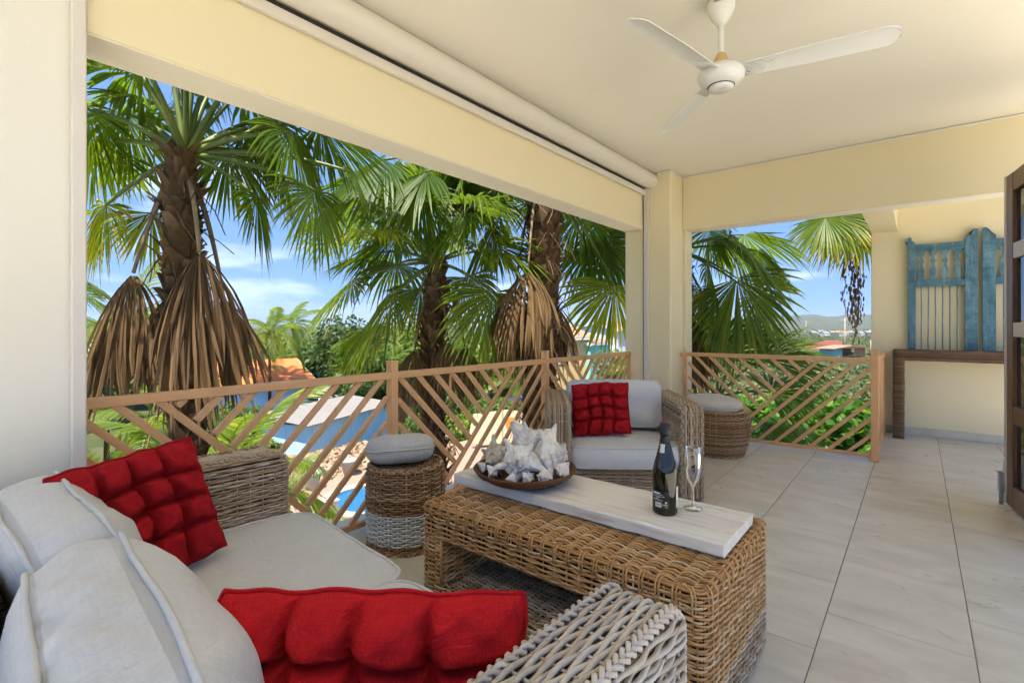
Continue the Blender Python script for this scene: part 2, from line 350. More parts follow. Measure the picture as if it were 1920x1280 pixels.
    def build(s, name, mat, parent=None, smooth=False, kind=None, loc=None):
        me = bpy.data.meshes.new(name); V = np.concatenate(s.v)
        if loc is not None: V = V - np.asarray(loc, float)
        q = np.concatenate(s.q) if s.q else np.zeros((0, 4), int); t = np.concatenate(s.t) if s.t else np.zeros((0, 3), int)
        me.vertices.add(len(V)); me.vertices.foreach_set('co', V.astype(np.float32).ravel())
        li = np.concatenate([q.ravel(), t.ravel()]).astype(np.int32); me.loops.add(len(li)); me.loops.foreach_set('vertex_index', li)
        st = np.concatenate([np.arange(len(q)) * 4, len(q) * 4 + np.arange(len(t)) * 3]).astype(np.int32)
        me.polygons.add(len(st)); me.polygons.foreach_set('loop_start', st)
        me.polygons.foreach_set('use_smooth', np.full(len(st), smooth, bool))
        at_ = me.attributes.new('rnd', 'FLOAT', 'POINT'); at_.data.foreach_set('value', np.concatenate(s.r).astype(np.float32))
        if s.has_uv:
            uvl = me.uv_layers.new(name='UVMap'); uvl.data.foreach_set('uv', np.concatenate(s.uv)[li].astype(np.float32).ravel())
        me.update(calc_edges=True); me.validate()
        me.materials.append(M[mat] if isinstance(mat, str) else mat)
        o = bpy.data.objects.new(name, me); C.objects.link(o)
        if parent is not None: o.parent = parent
        if kind: o['kind'] = kind
        if loc is not None: o.location = loc
        return o
def xf(Mx, V):
    A = np.array(Mx); V = np.asarray(V, float); return V @ A[:3, :3].T + A[:3, 3]
def frame(o, x, y, z): # matrix from origin and axes
    A = np.eye(4); A[:3, 0] = x; A[:3, 1] = y; A[:3, 2] = z; A[:3, 3] = o; return A
def empty(name, loc, rz=0):
    o = bpy.data.objects.new(name, None); C.objects.link(o); o.location = tuple(float(q) for q in loc); o.rotation_euler = (0, 0, rz); o.empty_display_size = .1; return o
def tag(o, label=None, cat=None, group=None, kind=None):
    if label: o['label'] = label
    if cat: o['category'] = cat
    if group: o['group'] = group
    if kind: o['kind'] = kind
    return o
def copy_tree(o, parent=None):
    c = o.copy(); C.objects.link(c); c.parent = parent
    for ch in list(o.children): copy_tree(ch, c)
    return c
def arc(c, r, a0, a1, n):
    t = np.linspace(a0, a1, n); return np.stack([c[0] + r * np.cos(t), c[1] + r * np.sin(t)], -1)
def resample(P, ds):
    P = np.asarray(P, float); d = np.r_[0, np.cumsum(np.linalg.norm(np.diff(P, axis=0), axis=1))]
    n = max(3, int(round(d[-1] / ds)) + 1); s = np.linspace(0, d[-1], n)
    return np.stack([np.interp(s, d, P[:, i]) for i in range(3)], -1), s

def weave(gw, gs, B, Nn, Vd, Lv, du, dv, r, amp, rs, sub=4, sides=5, pair=1, jit=.0012, stakes=True, phase=0):
    """strands along path B (normals Nn), stacked along Vd, over and under stakes set every du"""
    P, s = resample(B, du / sub)
    d0 = np.r_[0, np.cumsum(np.linalg.norm(np.diff(np.asarray(B, float), axis=0), axis=1))]
    Nn = np.asarray(Nn, float)
    if Nn.ndim == 1: Nq = np.broadcast_to(Nn, P.shape)
    else: Nq = nrm(np.stack([np.interp(s, d0, Nn[:, i]) for i in range(3)], -1))
    Vd = nrm(Vd); n = max(1, int(round(Lv / dv))); dv = Lv / n
    j = np.arange(n); v = (j + .5) * dv
    off = amp * np.cos(PI * (s[None] / du + phase) + PI * ((j // pair) % 2)[:, None])
    off = off * (1 + .25 * (rng.random((n, 1)) - .5)) + .0004 * rng.standard_normal(off.shape)
    vv = v[:, None] + jit * np.cumsum(rng.standard_normal((n, len(s))), 1) * .25
    vv = np.clip(vv, v[:, None] - .25 * dv, v[:, None] + .25 * dv)
    Pt = P[None] + Nq[None] * off[..., None] + Vd * vv[..., None]
    gw.tubes(Pt, Nq[None], r * (.9 + .2 * rng.random((n, 1))), sides)
    if stakes:
        k = int(s[-1] / du + 1e-6); sk = (np.arange(k) + .5 - (phase % 1) * 0) * du
        sk = np.arange(0, s[-1] + 1e-6, du)
        Ps = np.stack([np.interp(sk, s, P[:, i]) for i in range(3)], -1); Ns = np.stack([np.interp(sk, s, Nq[:, i]) for i in range(3)], -1)
        for p, n_ in zip(Ps, Ns):
            gs.tubes(np.stack([p, p + Vd * Lv * .5, p + Vd * Lv]), n_, rs, sides)
def braid(g, P, Nn, r, a, wl, sides=5):
    P = np.asarray(P, float); d0 = np.r_[0, np.cumsum(np.linalg.norm(np.diff(P, axis=0), axis=1))]
    Q, s = resample(P, wl / 10); Nn = np.asarray(Nn, float)
    Nq = np.broadcast_to(Nn, Q.shape) if Nn.ndim == 1 else nrm(np.stack([np.interp(s, d0, Nn[:, i]) for i in range(3)], -1))
    B = nrm(np.cross(nrm(np.gradient(Q, axis=0)), Nq))
    for k in range(3):
        ph = 2 * PI * (s / wl + k / 3); g.tubes(Q + B * (a * np.sin(ph))[:, None] + Nq * (.55 * a * np.sin(2 * ph))[:, None], Nq, r, sides)

# ------------------------------------------------------------------ the balcony: floor, ceiling, walls
TW, TL, X0, Y0 = .45, .60, -.291, 2.409
fl = G().box((-2.62, -1.2, -.30), (1.04, 5.47, -.002)).box((-.34, 5.4705, -.30), (1.04, 7.2, -.002)).build('floor', 'grout'); tag(fl, kind='structure')
G().box((-2.75, .3, -.42), (-2.621, 5.6, -.02)).box((-2.62, 5.471, -.42), (-.342, 5.56, -.012)).build('slab_edge', 'white_wash', fl)
tile0 = None
tr_ = G().box((1.042, -7, -.30), (11, 9, -.0005)).box((-2.62, -7, -.30), (1.04, -1.202, -.0005)).build('bounce_terrace', 'bounce_tile'); tag(tr_, kind='structure')  # unseen pale terrace, added to bounce sunlight into the balcony
for i in range(-6, 5):
    for j in range(-6, 9):
        yo = .3 if i % 2 else 0
        x0, x1 = X0 + i * TW + .002, X0 + (i + 1) * TW - .002; y0, y1 = Y0 + yo + j * TL + .002, Y0 + yo + (j + 1) * TL - .002
        cx0, cx1, cy0, cy1 = max(x0, -2.60), min(x1, 1.038), max(y0, -1), min(y1, 6.948 if x1 > -.2 else 5.468)
        if cx1 - cx0 < .03 or cy1 - cy0 < .03: continue
        if cy0 < .2 and cx0 > -.6: continue
        full = abs((cx1 - cx0) - (x1 - x0)) < 1e-6 and abs((cy1 - cy0) - (y1 - y0)) < 1e-6
        c = ((cx0 + cx1) / 2, (cy0 + cy1) / 2, 0)
        if full and tile0 is not None: o = tile0.copy(); C.objects.link(o)
        else:
            o = G().box((cx0 - c[0], cy0 - c[1], -.0075), (cx1 - c[0], cy1 - c[1], 0), bev=.0012).build('tile', 'floor_tile', fl)
            if full: tile0 = o
        o.name = 'tile'; o.location = c; o.parent = fl
CE = 2.80
cl = G().box((-2.52, -1.25, CE), (1.32, 5.45, 3.05)).build('ceiling', 'ceiling_paint'); tag(cl, kind='structure')
G().box((-2.52, 5.451, 2.95), (1.32, 7.2, 3.05)).build('alcove_ceiling', 'ceiling_paint', cl)
g = G()
for a, b in (((-2.0, 5.425), (1.32, 5.449)), ((-2.018, 5.095), (-1.994, 5.449)), ((-2.14, 5.075), (-1.994, 5.099))):
    g.box((a[0], a[1], CE - .022), (b[0], b[1], CE - .004), bev=.003)
g.build('cornice_strip', 'cornice', cl)

XI, XO = -2.30, -2.52   # inner and outer face of the wall towards the palms
BB = 2.217              # underside of the beams
p = G().box((XO, -1.25, -.02), (XI, .43, CE - .001), bev=.006).build('pillar', 'pillar_daylit'); tag(p, 'pale cream plastered pillar at the left edge beside the sofa', 'pillar')
bm_ = G().box((XO, .4305, BB), (XI - .001, 5.0995, CE - .001), bev=.006).build('beam', 'wall_paint'); tag(bm_, 'long yellow beam over the wide opening towards the palms', 'beam')
col = empty('column', (-2.2, 5.3, 0)); tag(col, 'cream corner column between the two railings behind the armchair', 'column')
G().box((XO, 5.10, -.02), (-2.0, 5.449, CE - .001), bev=.012).build('shaft', 'wall_paint', col).matrix_parent_inverse = Matrix.Translation((2.2, -5.3, 0))
G().box((XO, 5.4495, -.02), (-1.965, 5.63, CE - .001), bev=.010).build('pilaster', 'wall_paint', col).matrix_parent_inverse = Matrix.Translation((2.2, -5.3, 0))
b2 = G().box((-1.998, 5.43, BB), (1.32, 5.63, CE - .002), bev=.006).build('beam', 'wall_paint'); tag(b2, 'yellow beam over the far opening and the alcove', 'beam')
b3 = G().box((-.41, 5.632, BB + .003), (-.17, 6.948, 2.94), bev=.005).build('beam', 'wall_paint'); tag(b3, 'short yellow cross beam above the far railing post and blue shutters', 'beam')
ew = G().box((-.41, 6.95, -.02), (1.32, 7.15, 2.94), bev=.005).build('wall', 'wall_paint'); tag(ew, 'yellow end wall behind the blue wooden shutters', 'wall')
x = -.40
for wdt in (.42, .45, .45, .45, .45):
    G().box((x + .002, 6.928, 0.001), (x + wdt - .002, 6.9485, .085), bev=.002).build('skirting_tile', 'floor_tile', ew); x += wdt

G().box((XO + .004, .432, BB - .004), (XI - .004, 5.098, BB - .0005)).build('lit_soffit', 'lit_soffit_cream', bm_)  # thin slab added to carry the painted light of the underside
G().box((-1.99, 5.434, BB - .004), (1.31, 5.626, BB - .0005)).build('lit_soffit', 'lit_soffit_cream', b2)
# roller shutter over the wide opening
rs = empty('roller_shutter', (-2.25, 2.7, 2.6)); tag(rs, 'cream metal roller shutter rolled up under the ceiling', 'roller shutter')
def ch(o, parent): o.parent = parent; o.matrix_parent_inverse = Matrix.Translation(-parent.location); return o
prof = np.vstack([arc((-2.215, 2.715), .078, R(-100), R(80), 16), [[-2.285, 2.785], [-2.297, 2.78], [-2.297, 2.66], [-2.25, 2.645]]])
V = np.array([[[x, y, z] for x, z in prof] for y in (-.95, 1.0, 3.0, 5.08)])
ch(G().grid(V, False, True).build('housing', 'shutter_metal', smooth=True), rs)
ch(G().prism([(x, 5.081, z) for x, z in prof], (0, .012, 0)).build('end_cap', 'shutter_metal'), rs)
ch(G().box((-2.296, -.95, 2.575), (-2.262, 5.07, 2.628), bev=.006).build('bottom_bar', 'shutter_metal'), rs)
ch(G().box((-2.297, -.95, 2.632), (-2.28, 5.07, 2.658)).build('slot', 'dark_gap'), rs)
ch(G().box((-2.299, 5.086, -.001), (-2.286, 5.0985, 2.58)).build('guide_gap', 'dark_gap'), rs)
ch(G().box((-2.2855, 5.065, -.001), (-2.235, 5.0985, 2.66), bev=.004).build('guide_rail', 'guide_metal'), rs)
ch(G().box((-2.2985, .388, -.001), (-2.268, .429, 2.68), bev=.004).build('guide_rail', 'guide_metal'), rs)

# ------------------------------------------------------------------ railings
def bar(name, parent, p0, p1, wn, wt, nvec, mat='rail_paint', bev=.003):
    """square bar from p0 to p1: width wn along nvec, wt across"""
    p0, p1 = np.asarray(p0, float), np.asarray(p1, float); d = nrm(p1 - p0); n_ = nrm(nvec); b = np.cross(n_, d); Ln = np.linalg.norm(p1 - p0)
    Mx = frame(p0, d, b, n_)
    o = G().box((0, -wt / 2, -wn / 2), (Ln, wt / 2, wn / 2), M=Mx, bev=bev).build(name, mat); return ch(o, parent)
RZ, RB = .895, .045
def clip(a, d, lo, hi):
    """segment a + s d, kept in the box lo..hi"""
    s0, s1 = -9, 9
    for i in (0, 1):
        if abs(d[i]) < 1e-9: continue
        t0, t1 = (lo[i] - a[i]) / d[i], (hi[i] - a[i]) / d[i]
        if t0 > t1: t0, t1 = t1, t0
        s0, s1 = max(s0, t0), min(s1, t1)
    return s0, s1
def lattice(root, org, dvec, length, kind, nvec, lo=0.0, sp=.147):
    """chevron of slats at 45 degrees; kind A has its main slat falling from the top at .4, B is A mirrored"""
    org = np.asarray(org, float); dvec = np.asarray(dvec, float)
    P3 = lambda u, z: org + dvec * ((length - u) if kind == 'B' else u) + np.array([0, 0, z])
    zt, zb = RZ - .035, RB + .012; u0, u1 = lo, length - .02
    mt = .40; q = 1 / math.sqrt(2); half = .026
    def slat(ua, za, ub, zb_):
        if math.hypot(ub - ua, zb_ - za) > .03: bar('slat', root, P3(ua, za), P3(ub, zb_), .022, .030, nvec)
    ub = mt + (zt - zb)
    slat(mt, zt, min(ub, u1), zb if ub <= u1 else zt - (u1 - mt))
    for k in range(1, 12):   # falling slats on the low side
        a = (mt - k * sp, zt); s0, s1 = clip(a, (1, -1), (u0, zb), (u1, zt))
        if s1 > s0: slat(a[0] + s0, a[1] - s0, a[0] + s1, a[1] - s1)
    for k in range(1, 20):   # rising slats, from the main slat to the top rail or the post
        a = (mt + k * sp - .05, zt); s_main = (a[0] - mt) / 2
        s0, s1 = clip(a, (-1, -1), (u0, zb), (u1, zt)); s1 = min(s1, s_main - half * .7)
        if s1 > s0: slat(a[0] - s1, a[1] - s1, a[0] - s0, a[1] - s0)
def post(root, x, y, top=.965, w_=.052):
    o = G().box((x - w_ / 2, y - w_ / 2, .001), (x + w_ / 2, y + w_ / 2, top - .012), bev=.003).box((x - w_ / 2 - .003, y - w_ / 2 - .003, top - .0115), (x + w_ / 2 + .003, y + w_ / 2 + .003, top), bev=.004).build('post', 'rail_paint'); ch(o, root)
RX = -2.47
r1 = empty('railing', (RX, 2.7, 0)); tag(r1, 'long orange-brown slatted railing in front of the palm trunks', 'railing')
bar('top_rail', r1, (RX, .36, RZ - .02), (RX, 5.098, RZ - .02), .04, .045, (0, 0, 1))
bar('bottom_rail', r1, (RX, .36, RB), (RX, 5.098, RB), .032, .032, (0, 0, 1))
for y in (1.90, 3.50): post(r1, RX, y)
bar('end_bar', r1, (RX, 5.08, .06), (RX, 5.08, RZ - .04), .034, .03, (0, 1, 0))
lattice(r1, (RX, .30, 0), (0, 1, 0), 1.58, 'A', (1, 0, 0), .08)
lattice(r1, (RX, 1.92, 0), (0, 1, 0), 1.56, 'B', (1, 0, 0))
lattice(r1, (RX, 3.52, 0), (0, 1, 0), 1.56, 'A', (1, 0, 0))
FY = 5.36
r2 = empty('railing', (-1.1, FY, 0)); tag(r2, 'orange-brown slatted railing across the far opening, turning at its post to the wall', 'railing')
bar('top_rail', r2, (-1.99, FY, RZ - .02), (-.318, FY, RZ - .02), .04, .045, (0, 0, 1))
bar('bottom_rail', r2, (-1.96, FY, RB), (-.318, FY, RB), .032, .032, (0, 0, 1))
bar('end_bar', r2, (-1.945, FY, .06), (-1.945, FY, RZ - .04), .034, .03, (1, 0, 0))
post(r2, -.29, FY, .968, .058)
lattice(r2, (-1.93, FY, 0), (1, 0, 0), 1.62, 'B', (0, 1, 0))
bar('top_rail', r2, (-.29, FY + .03, RZ - .02), (-.29, 6.945, RZ - .02), .04, .045, (0, 0, 1))
bar('bottom_rail', r2, (-.29, FY + .03, RB), (-.29, 6.945, RB), .032, .032, (0, 0, 1))
lattice(r2, (-.29, FY + .03, 0), (0, 1, 0), 1.58, 'A', (1, 0, 0))

# ------------------------------------------------------------------ ceiling fan
fx, fy = -.764, 2.60
fan = empty('ceiling_fan', (fx, fy, CE)); tag(fan, 'white three-bladed ceiling fan with a yellowed motor cap', 'ceiling fan')
Tf = Matrix.Translation((0, 0, 0))
G().lathe([(.001, -.001), (.058, -.001), (.066, -.03), (.066, -.05), (.052, -.085), (.030, -.115), (.016, -.135), (.001, -.136)], 36).build('canopy', 'fan_white', fan, True)
G().lathe([(.0125, -.12), (.0125, -.33)], 20).build('downrod', 'fan_white', fan, True)
G().lathe([(.001, -.265), (.013, -.266), (.022, -.275), (.045, -.325), (.052, -.345), (.001, -.346)], 36).build('motor_cap', 'fan_yellowed', fan, True)
G().lathe([(.001, -.340), (.085, -.344), (.105, -.362), (.112, -.382), (.108, -.400), (.090, -.422), (.062, -.434), (.001, -.435)], 48).build('motor', 'fan_white', fan, True)
G().lathe([(.001, -.4345), (.060, -.4350), (.0595, -.442), (.050, -.4505), (.001, -.453)], 40).build('hub_cap', 'fan_white', fan, True)
G().lathe([(.0605, -.4346), (.0635, -.4346), (.0635, -.4372), (.0605, -.4372)], 40).build('hub_ring', 'dark_gap', fan, True)
def blade():
    g = G(); xs = np.r_[np.linspace(.10, .66, 20), .675, .69, .70, .708, .714, .718, .72]; n = len(xs); V = np.zeros((n, 9, 3)); vv = np.linspace(-1, 1, 9)
    for i, x in enumerate(xs):
        u = (x - .10) / .62; w_ = .044 + .015 * min(1, u * 2.2)
        end = max(0, (u - .90) / .10); wl = w_ * math.sqrt(max(0.03, 1 - end ** 2.2 * .97))
        ctr = 0 + .012 * u
        pit = R(-14); y = ctr + wl * vv
        V[i] = np.stack([np.full(9, x), y * math.cos(pit), -.372 + y * math.sin(pit) * 1.0 + .006 * (1 - vv ** 2)], -1)
    g.grid(V); g.grid(V - np.array([0, 0, .005]), flip=True)
    rim = np.concatenate([V[:, 0], V[-1], V[::-1, -1], V[0][::-1]]); g.grid(np.stack([rim, rim - np.array([0, 0, .005])], 1))
    return g
def ribs():
    g = G(); pit = R(-14)
    for k in range(8):
        y = -.040 + k * .0115; l_ = .05 + .012 * (7 - k) * .8
        P = [(.105 + t * (l_ + .03), y * math.cos(pit), -.3785 + y * math.sin(pit)) for t in (0, .5, 1)]
        g.tubes(np.array(P), (0, 0, 1), .0022, 5)
    return g
for k, ad in enumerate((8, 132, 257)):
    if k == 0: b0 = blade().build('blade', 'fan_white', fan, True); rb0 = ribs().build('blade_ribs', 'fan_white', b0, True); b_ = b0
    else: b_ = copy_tree(b0, fan)
    b_.rotation_euler = (0, 0, R(ad))
def text_mesh(name, s, size, mat, parent, Mx, bend=None):
    cu = bpy.data.curves.new(name, 'FONT'); cu.body = s; cu.size = size; cu.align_x = 'CENTER'; cu.align_y = 'CENTER'; cu.offset = size * .012
    o = bpy.data.objects.new(name, cu); C.objects.link(o); dg = bpy.context.evaluated_depsgraph_get()
    me = bpy.data.meshes.new_from_object(o.evaluated_get(dg)); bpy.data.objects.remove(o); bpy.data.curves.remove(cu)
    if bend:
        for v in me.vertices:
            a = v.co.x / bend; v.co = (bend * math.sin(a), v.co.y, -bend * (1 - math.cos(a)))
    me.materials.clear(); me.materials.append(M[mat]); o = bpy.data.objects.new(name, me); C.objects.link(o); o.parent = parent
    o.matrix_local = Mx; return o
dcam = Vector((-fx, -fy, 0)).normalized(); az = math.atan2(dcam.y, dcam.x)
text_mesh('lettering', 'Panasonic', .017, 'black_print', fan, Matrix.Rotation(az + R(90), 4, 'Z') @ Matrix.Translation((0, -.0675, -.040)) @ Matrix.Rotation(R(90), 4, 'X'), .0675)
text_mesh('lettering', 'Panasonic', .0085, 'black_print', fan, Matrix.Rotation(az + R(90), 4, 'Z') @ Matrix.Translation((.008, -.022, -.4535)) @ Matrix.Rotation(R(180), 4, 'X'))

# ------------------------------------------------------------------ soft things
def rr_outline(w_, d, rad, n=96):
    """rounded rectangle, n points"""
    hw, hd = w_ / 2 - rad, d / 2 - rad; pts = []
    for cx_, cy_, a0 in ((hw, hd, 0), (-hw, hd, 90), (-hw, -hd, 180), (hw, -hd, 270)):
        pts.append(arc((cx_, cy_), rad, R(a0), R(a0 + 90), 8))
    P = np.vstack(pts); P = np.vstack([P, P[:1]]); d_ = np.r_[0, np.cumsum(np.linalg.norm(np.diff(P, axis=0), axis=1))]
    s = np.linspace(0, d_[-1], n, endpoint=False); return np.stack([np.interp(s, d_, P[:, i]) for i in (0, 1)], -1)
def waves(seed, k, amp):
    r_ = np.random.default_rng(seed); ks = r_.normal(size=(10, 2)) * k; ph = r_.random(10) * 6.28; am = r_.random(10) * amp / 4
    return lambda x, y: sum(a * np.sin(x * q[0] + y * q[1] + p_) for a, q, p_ in zip(am, ks, ph))
def box_cushion(name, mat, parent, Mx, w_, d, h, crown=.03, bulge=.012, rad=.05, seed=1, wr=.004, pipe=.006, sag=0):
    """cushion with a boxing strip and piping along both seams; x,y across, z up from 0"""
    n = 128; O = rr_outline(w_, d, rad, n); f1 = waves(seed, 9, wr); f2 = waves(seed + 5, 26, wr * .45); f3 = waves(seed + 9, 14, wr * .8)
    rings = []; uvs = []
    def ring(s, z, push=0):
        nv = nrm(O); P = O * s + nv * push; rings.append(np.c_[P, np.full(n, z)])
    S = [0.0005, .12, .25, .5, .68, .82, .92, .975, 1.0]
    for s in S: rings.append(np.c_[O * s, -crown * .6 * (1 - s ** 4) * np.ones(n)]); uvs.append(O * s)
    for t in np.linspace(.12, .88, 6): ring(1, h * t, bulge * math.sin(PI * t)); uvs.append(np.c_[np.arange(n) * 2 * (w_ + d) / n, np.full(n, 3 + h * t)])
    for s in S[::-1]:
        z = h + crown * (1 - s ** 2.6); rings.append(np.c_[O * s, z * np.ones(n)]); uvs.append(O * s + 7)
    V = np.array(rings); k = len(S)
    wz = f1(V[..., 0], V[..., 1]) + f2(V[..., 0], V[..., 1]) * 1.0
    fade = np.ones(len(V)); V[k + 6:, :, 2] += wz[k + 6:] * 1.2; V[:k, :, 2] += wz[:k]
    sd = f3(np.arange(n)[None] * .08 + V[k:k + 6, :, 2] * 4, V[k:k + 6, :, 2] * 9); V[k:k + 6, :, :2] += nrm(O)[None] * sd[..., None]
    if sag: V[..., 2] -= sag * np.maximum(0, 1 - (V[..., 0] / (w_ / 2)) ** 2) * np.clip(V[..., 2] / h, 0, 1)
    top = V[k + 6].copy(); bot = V[k - 1].copy()
    g = G(); g.grid(V, False, True, uv=np.array(uvs), flip=True)
    g.v[-1] = xf(Mx, g.v[-1]); o = g.build(name, mat, parent, True)
    pg = G()
    for rg in (top, bot):
        pr = rg + np.c_[nrm(O) * pipe * .35, np.zeros(n)]; pr = pr + np.c_[nrm(O), np.zeros(n)] * (f2(pr[:, 0] * 2, pr[:, 1] * 2) * .8)[:, None]
        pg.tubes(xf(Mx, pr), nrm(np.array(Mx)[:3, 2]), pipe, 6, closed=True)
    pg.has_uv = True
    pg.build('piping', mat, o, True); return o
def tufted_pillow(name, mat, parent, Mx, size, T, cells, seed=3, edge=.030, wr=.004, wy=None, fold=0, warp=.007):
    """square seat pad, buttoned in a grid of cells; local x,y in the pad, z its thickness"""
    n = 145; u = np.linspace(-1, 1, n); U, Vv = np.meshgrid(u, u, indexing='ij'); wy = wy or size
    f1 = waves(seed, 5, wr * 140 * .012); f2 = waves(seed + 1, 17, .35)
    Uw = U + (.03 + 2 * warp) * np.sin(Vv * 4.3 + seed) * (1 - U ** 2); Vw = Vv + (.03 + 2 * warp) * np.sin(U * 4.1 + seed * 2) * (1 - Vv ** 2)
    inner = .86; cu = (Uw / inner + 1) / 2 * cells; cv = (Vw / inner + 1) / 2 * cells
    du_, dv_ = np.abs(cu - np.round(cu)), np.abs(cv - np.round(cv))
    iu, iv = np.round(cu), np.round(cv); ins = (iu > .5) & (iu < cells - .5); insv = (iv > .5) & (iv < cells - .5)
    gu = np.where(ins, np.exp(-(du_ / .13) ** 2), 0); gv = np.where(insv, np.exp(-(dv_ / .13) ** 2), 0)
    dn = np.sqrt(du_ ** 2 + dv_ ** 2); node = np.where(ins & insv, np.exp(-(dn / .26) ** 2), 0)
    prof = (np.clip(1 - np.abs(U) ** 3.2, 0, 1) * np.clip(1 - np.abs(Vv) ** 3.2, 0, 1)) ** .55
    hgt = prof * (1 - .46 * np.maximum(gu, gv) - .36 * node) + .03 * f2(U * 2, Vv * 2) * prof
    hgt -= .13 * prof * np.maximum(np.exp(-(du_ / .045) ** 2) * ins, np.exp(-(dv_ / .045) ** 2) * insv)
    ang = np.arctan2(cv - np.round(cv), cu - np.round(cu)); hgt += .07 * prof * np.sin(ang * 7 + seed) * np.exp(-((dn - .22) / .12) ** 2) * (ins & insv)
    # drawn-in folds that run from the outer buttons to the edge
    hgt -= .10 * prof * np.exp(-(du_ / .08) ** 2) * ins * (np.abs(Vv) > .6) + .10 * prof * np.exp(-(dv_ / .08) ** 2) * insv * (np.abs(U) > .6)
    pin = 1 - .055 * (1 - np.abs(U) ** 2) * (np.abs(Vv) ** 6); pin2 = 1 - .055 * (1 - np.abs(Vv) ** 2) * (np.abs(U) ** 6)
    sc_ = 1 - .012 * np.cos(cu * 2 * PI) * (np.abs(Vv) > .9)
    rc_ = 1 - (.05 + 6 * warp) * (np.abs(U) * np.abs(Vv)) ** 3
    X = U * size / 2 * pin2 * rc_; Y = Vv * wy / 2 * pin * sc_ * rc_
    bend = fold * (U ** 2) * size
    rim = .004 * np.sin(U * 21 + seed) * np.cos(Vv * 17)
    g = G(); uv = np.stack([U * size / 2, Vv * wy / 2], -1)
    A = np.stack([X, Y, T * hgt * .5 + bend + rim], -1); B = np.stack([X, Y, -T * hgt * .5 + bend + rim - .0005], -1)
    q1, q2, q3 = waves(seed + 20, 3.2, 1.0), waves(seed + 21, 3.6, 1.0), waves(seed + 22, 3.0, 1.0); fine = waves(seed + 30, 13, 1.0)
    W3 = np.stack([q1(U, Vv), q2(U, Vv), q3(U, Vv) * 1.2 + .30 * fine(U, Vv) * prof], -1) * warp; ear = np.clip((np.abs(U) + np.abs(Vv)) - 1.55, 0, 1)[..., None] * np.stack([np.sign(U), np.sign(Vv) * .6, .8 + 0 * U], -1) * warp * 3.2
    A = A + W3 + ear; B = B + W3 + ear
    g.grid(A, uv=uv); g.grid(B, uv=uv + 3, flip=True)
    # flat stitched hem round the pad
    rimp = np.concatenate([A[:, 0], A[-1, 1:], A[::-1, -1][1:], A[0, ::-1][1:-1]])
    c0 = rimp.mean(0); out = rimp + nrm(rimp - c0) * np.array([1, 1, 0]) * .006
    g.tubes(out * .5 + rimp * .5, (0, 0, 1), .0045, 5, closed=True)
    for i in range(len(g.v)): g.v[i] = xf(Mx, g.v[i])
    return g.build(name, mat, parent, True)
def round_cushion(name, mat, parent, Mx, r, h, seed=2, crown=.35):
    n = 72; th = np.arange(n) * 2 * PI / n; f = waves(seed, 6, .006); g = G(); rings = []
    for t in np.linspace(0, PI, 25):
        rr_ = r * (math.sin(t) ** .55 if t not in (0,) else 0) ; z = -h / 2 * math.copysign(abs(math.cos(t)) ** .8, math.cos(t))
        rr_ = max(rr_, .004); P = np.stack([rr_ * np.cos(th), rr_ * np.sin(th), np.full(n, z)], -1)
        P[:, 2] += f(P[:, 0] * 3, P[:, 1] * 3) * .8; P[:, :2] *= (1 + .8 * f(th * .8, th * 0 + z * 20))[:, None]; rings.append(P)
    V = np.array(rings); g.grid(V, False, True, uv=V[..., :2] + np.array([0, 2]) * (V[..., 2:] > 0)); g.v[-1] = xf(Mx, g.v[-1]); o = g.build(name, mat, parent, True)
    p_ = G(); zz = V[12] + np.array([0, 0, .0]) ; p_.tubes(xf(Mx, zz * np.array([1.008, 1.008, 1])), nrm(np.array(Mx)[:3, 2]), .005, 6, closed=True); p_.has_uv = True
    p_.build('piping', mat, o, True); return o

# ------------------------------------------------------------------ woven seats
def wicker_arm(root, mat, core, x0, x1, yb, yf, zt, zb, du=.050, dv=.0106, r=.0050, amp=.0040, sides=5, sub=5, flip=1):
    rc = .055; ins = .010
    yz = [(yb, zt)] + [tuple(q) for q in arc((yf - rc, zt - rc), rc, R(90), R(0), 8)] + [(yf, zb)]
    # dark inner body
    poly = [(x0 + ins, y - (ins if i > 0 else 0), z - ins) for i, (y, z) in enumerate(yz)]
    poly[-1] = (x0 + ins, yf - ins, zb); poly.append((x0 + ins, yb, zb))
    arm = G().prism(poly, (x1 - x0 - 2 * ins, 0, 0)).build('arm', core, root)
    gw, gs = G(), G()
    B = np.array([(x0 + .022, y, z) for y, z in yz]); Nn = np.array([(0, 0, 1)] + [(0, math.cos(t), math.sin(t)) for t in np.linspace(R(90), 0, 8)] + [(0, 1, 0)])
    weave(gw, gs, B, Nn, (1, 0, 0), x1 - x0 - .044, du, dv, r, amp, r * .6, sub, sides)
    for xs, nx in ((x0, -1), (x1, 1)):
        weave(gw, gs, np.array([(xs, yb, zb), (xs, yf - .004, zb)]), (nx, 0, 0), (0, 0, 1), zt - rc - zb, du, dv, r, amp, r * .6, sub, sides)
        k = int(rc / dv)
        for i in range(k):
            z = zt - rc + (i + .5) * dv; dz = z - (zt - rc); ye = yf - rc + math.sqrt(max(0, rc * rc - dz * dz))
            weave(gw, gs, np.array([(xs, yb, z - dv / 2), (xs, ye, z - dv / 2)]), (nx, 0, 0), (0, 0, 1), dv, du, dv, r, amp, r, sub, sides, stakes=False, phase=i % 2)
        xb = xs - nx * .012; Bb = np.array([(xb, y, z) for y, z in yz]); Nb = nrm(Nn * 1.0 + np.array([nx * .45, 0, 0])); braid(gw, Bb + Nb * .004, Nb, r * .85, .0095, .062, sides)
    gs.v and gw.add(np.concatenate(gs.v), np.concatenate(gs.q), np.concatenate(gs.t) if gs.t else None, np.concatenate(gs.r))
    gw.build('wicker_weave', mat, arm, True, 'stuff'); return arm
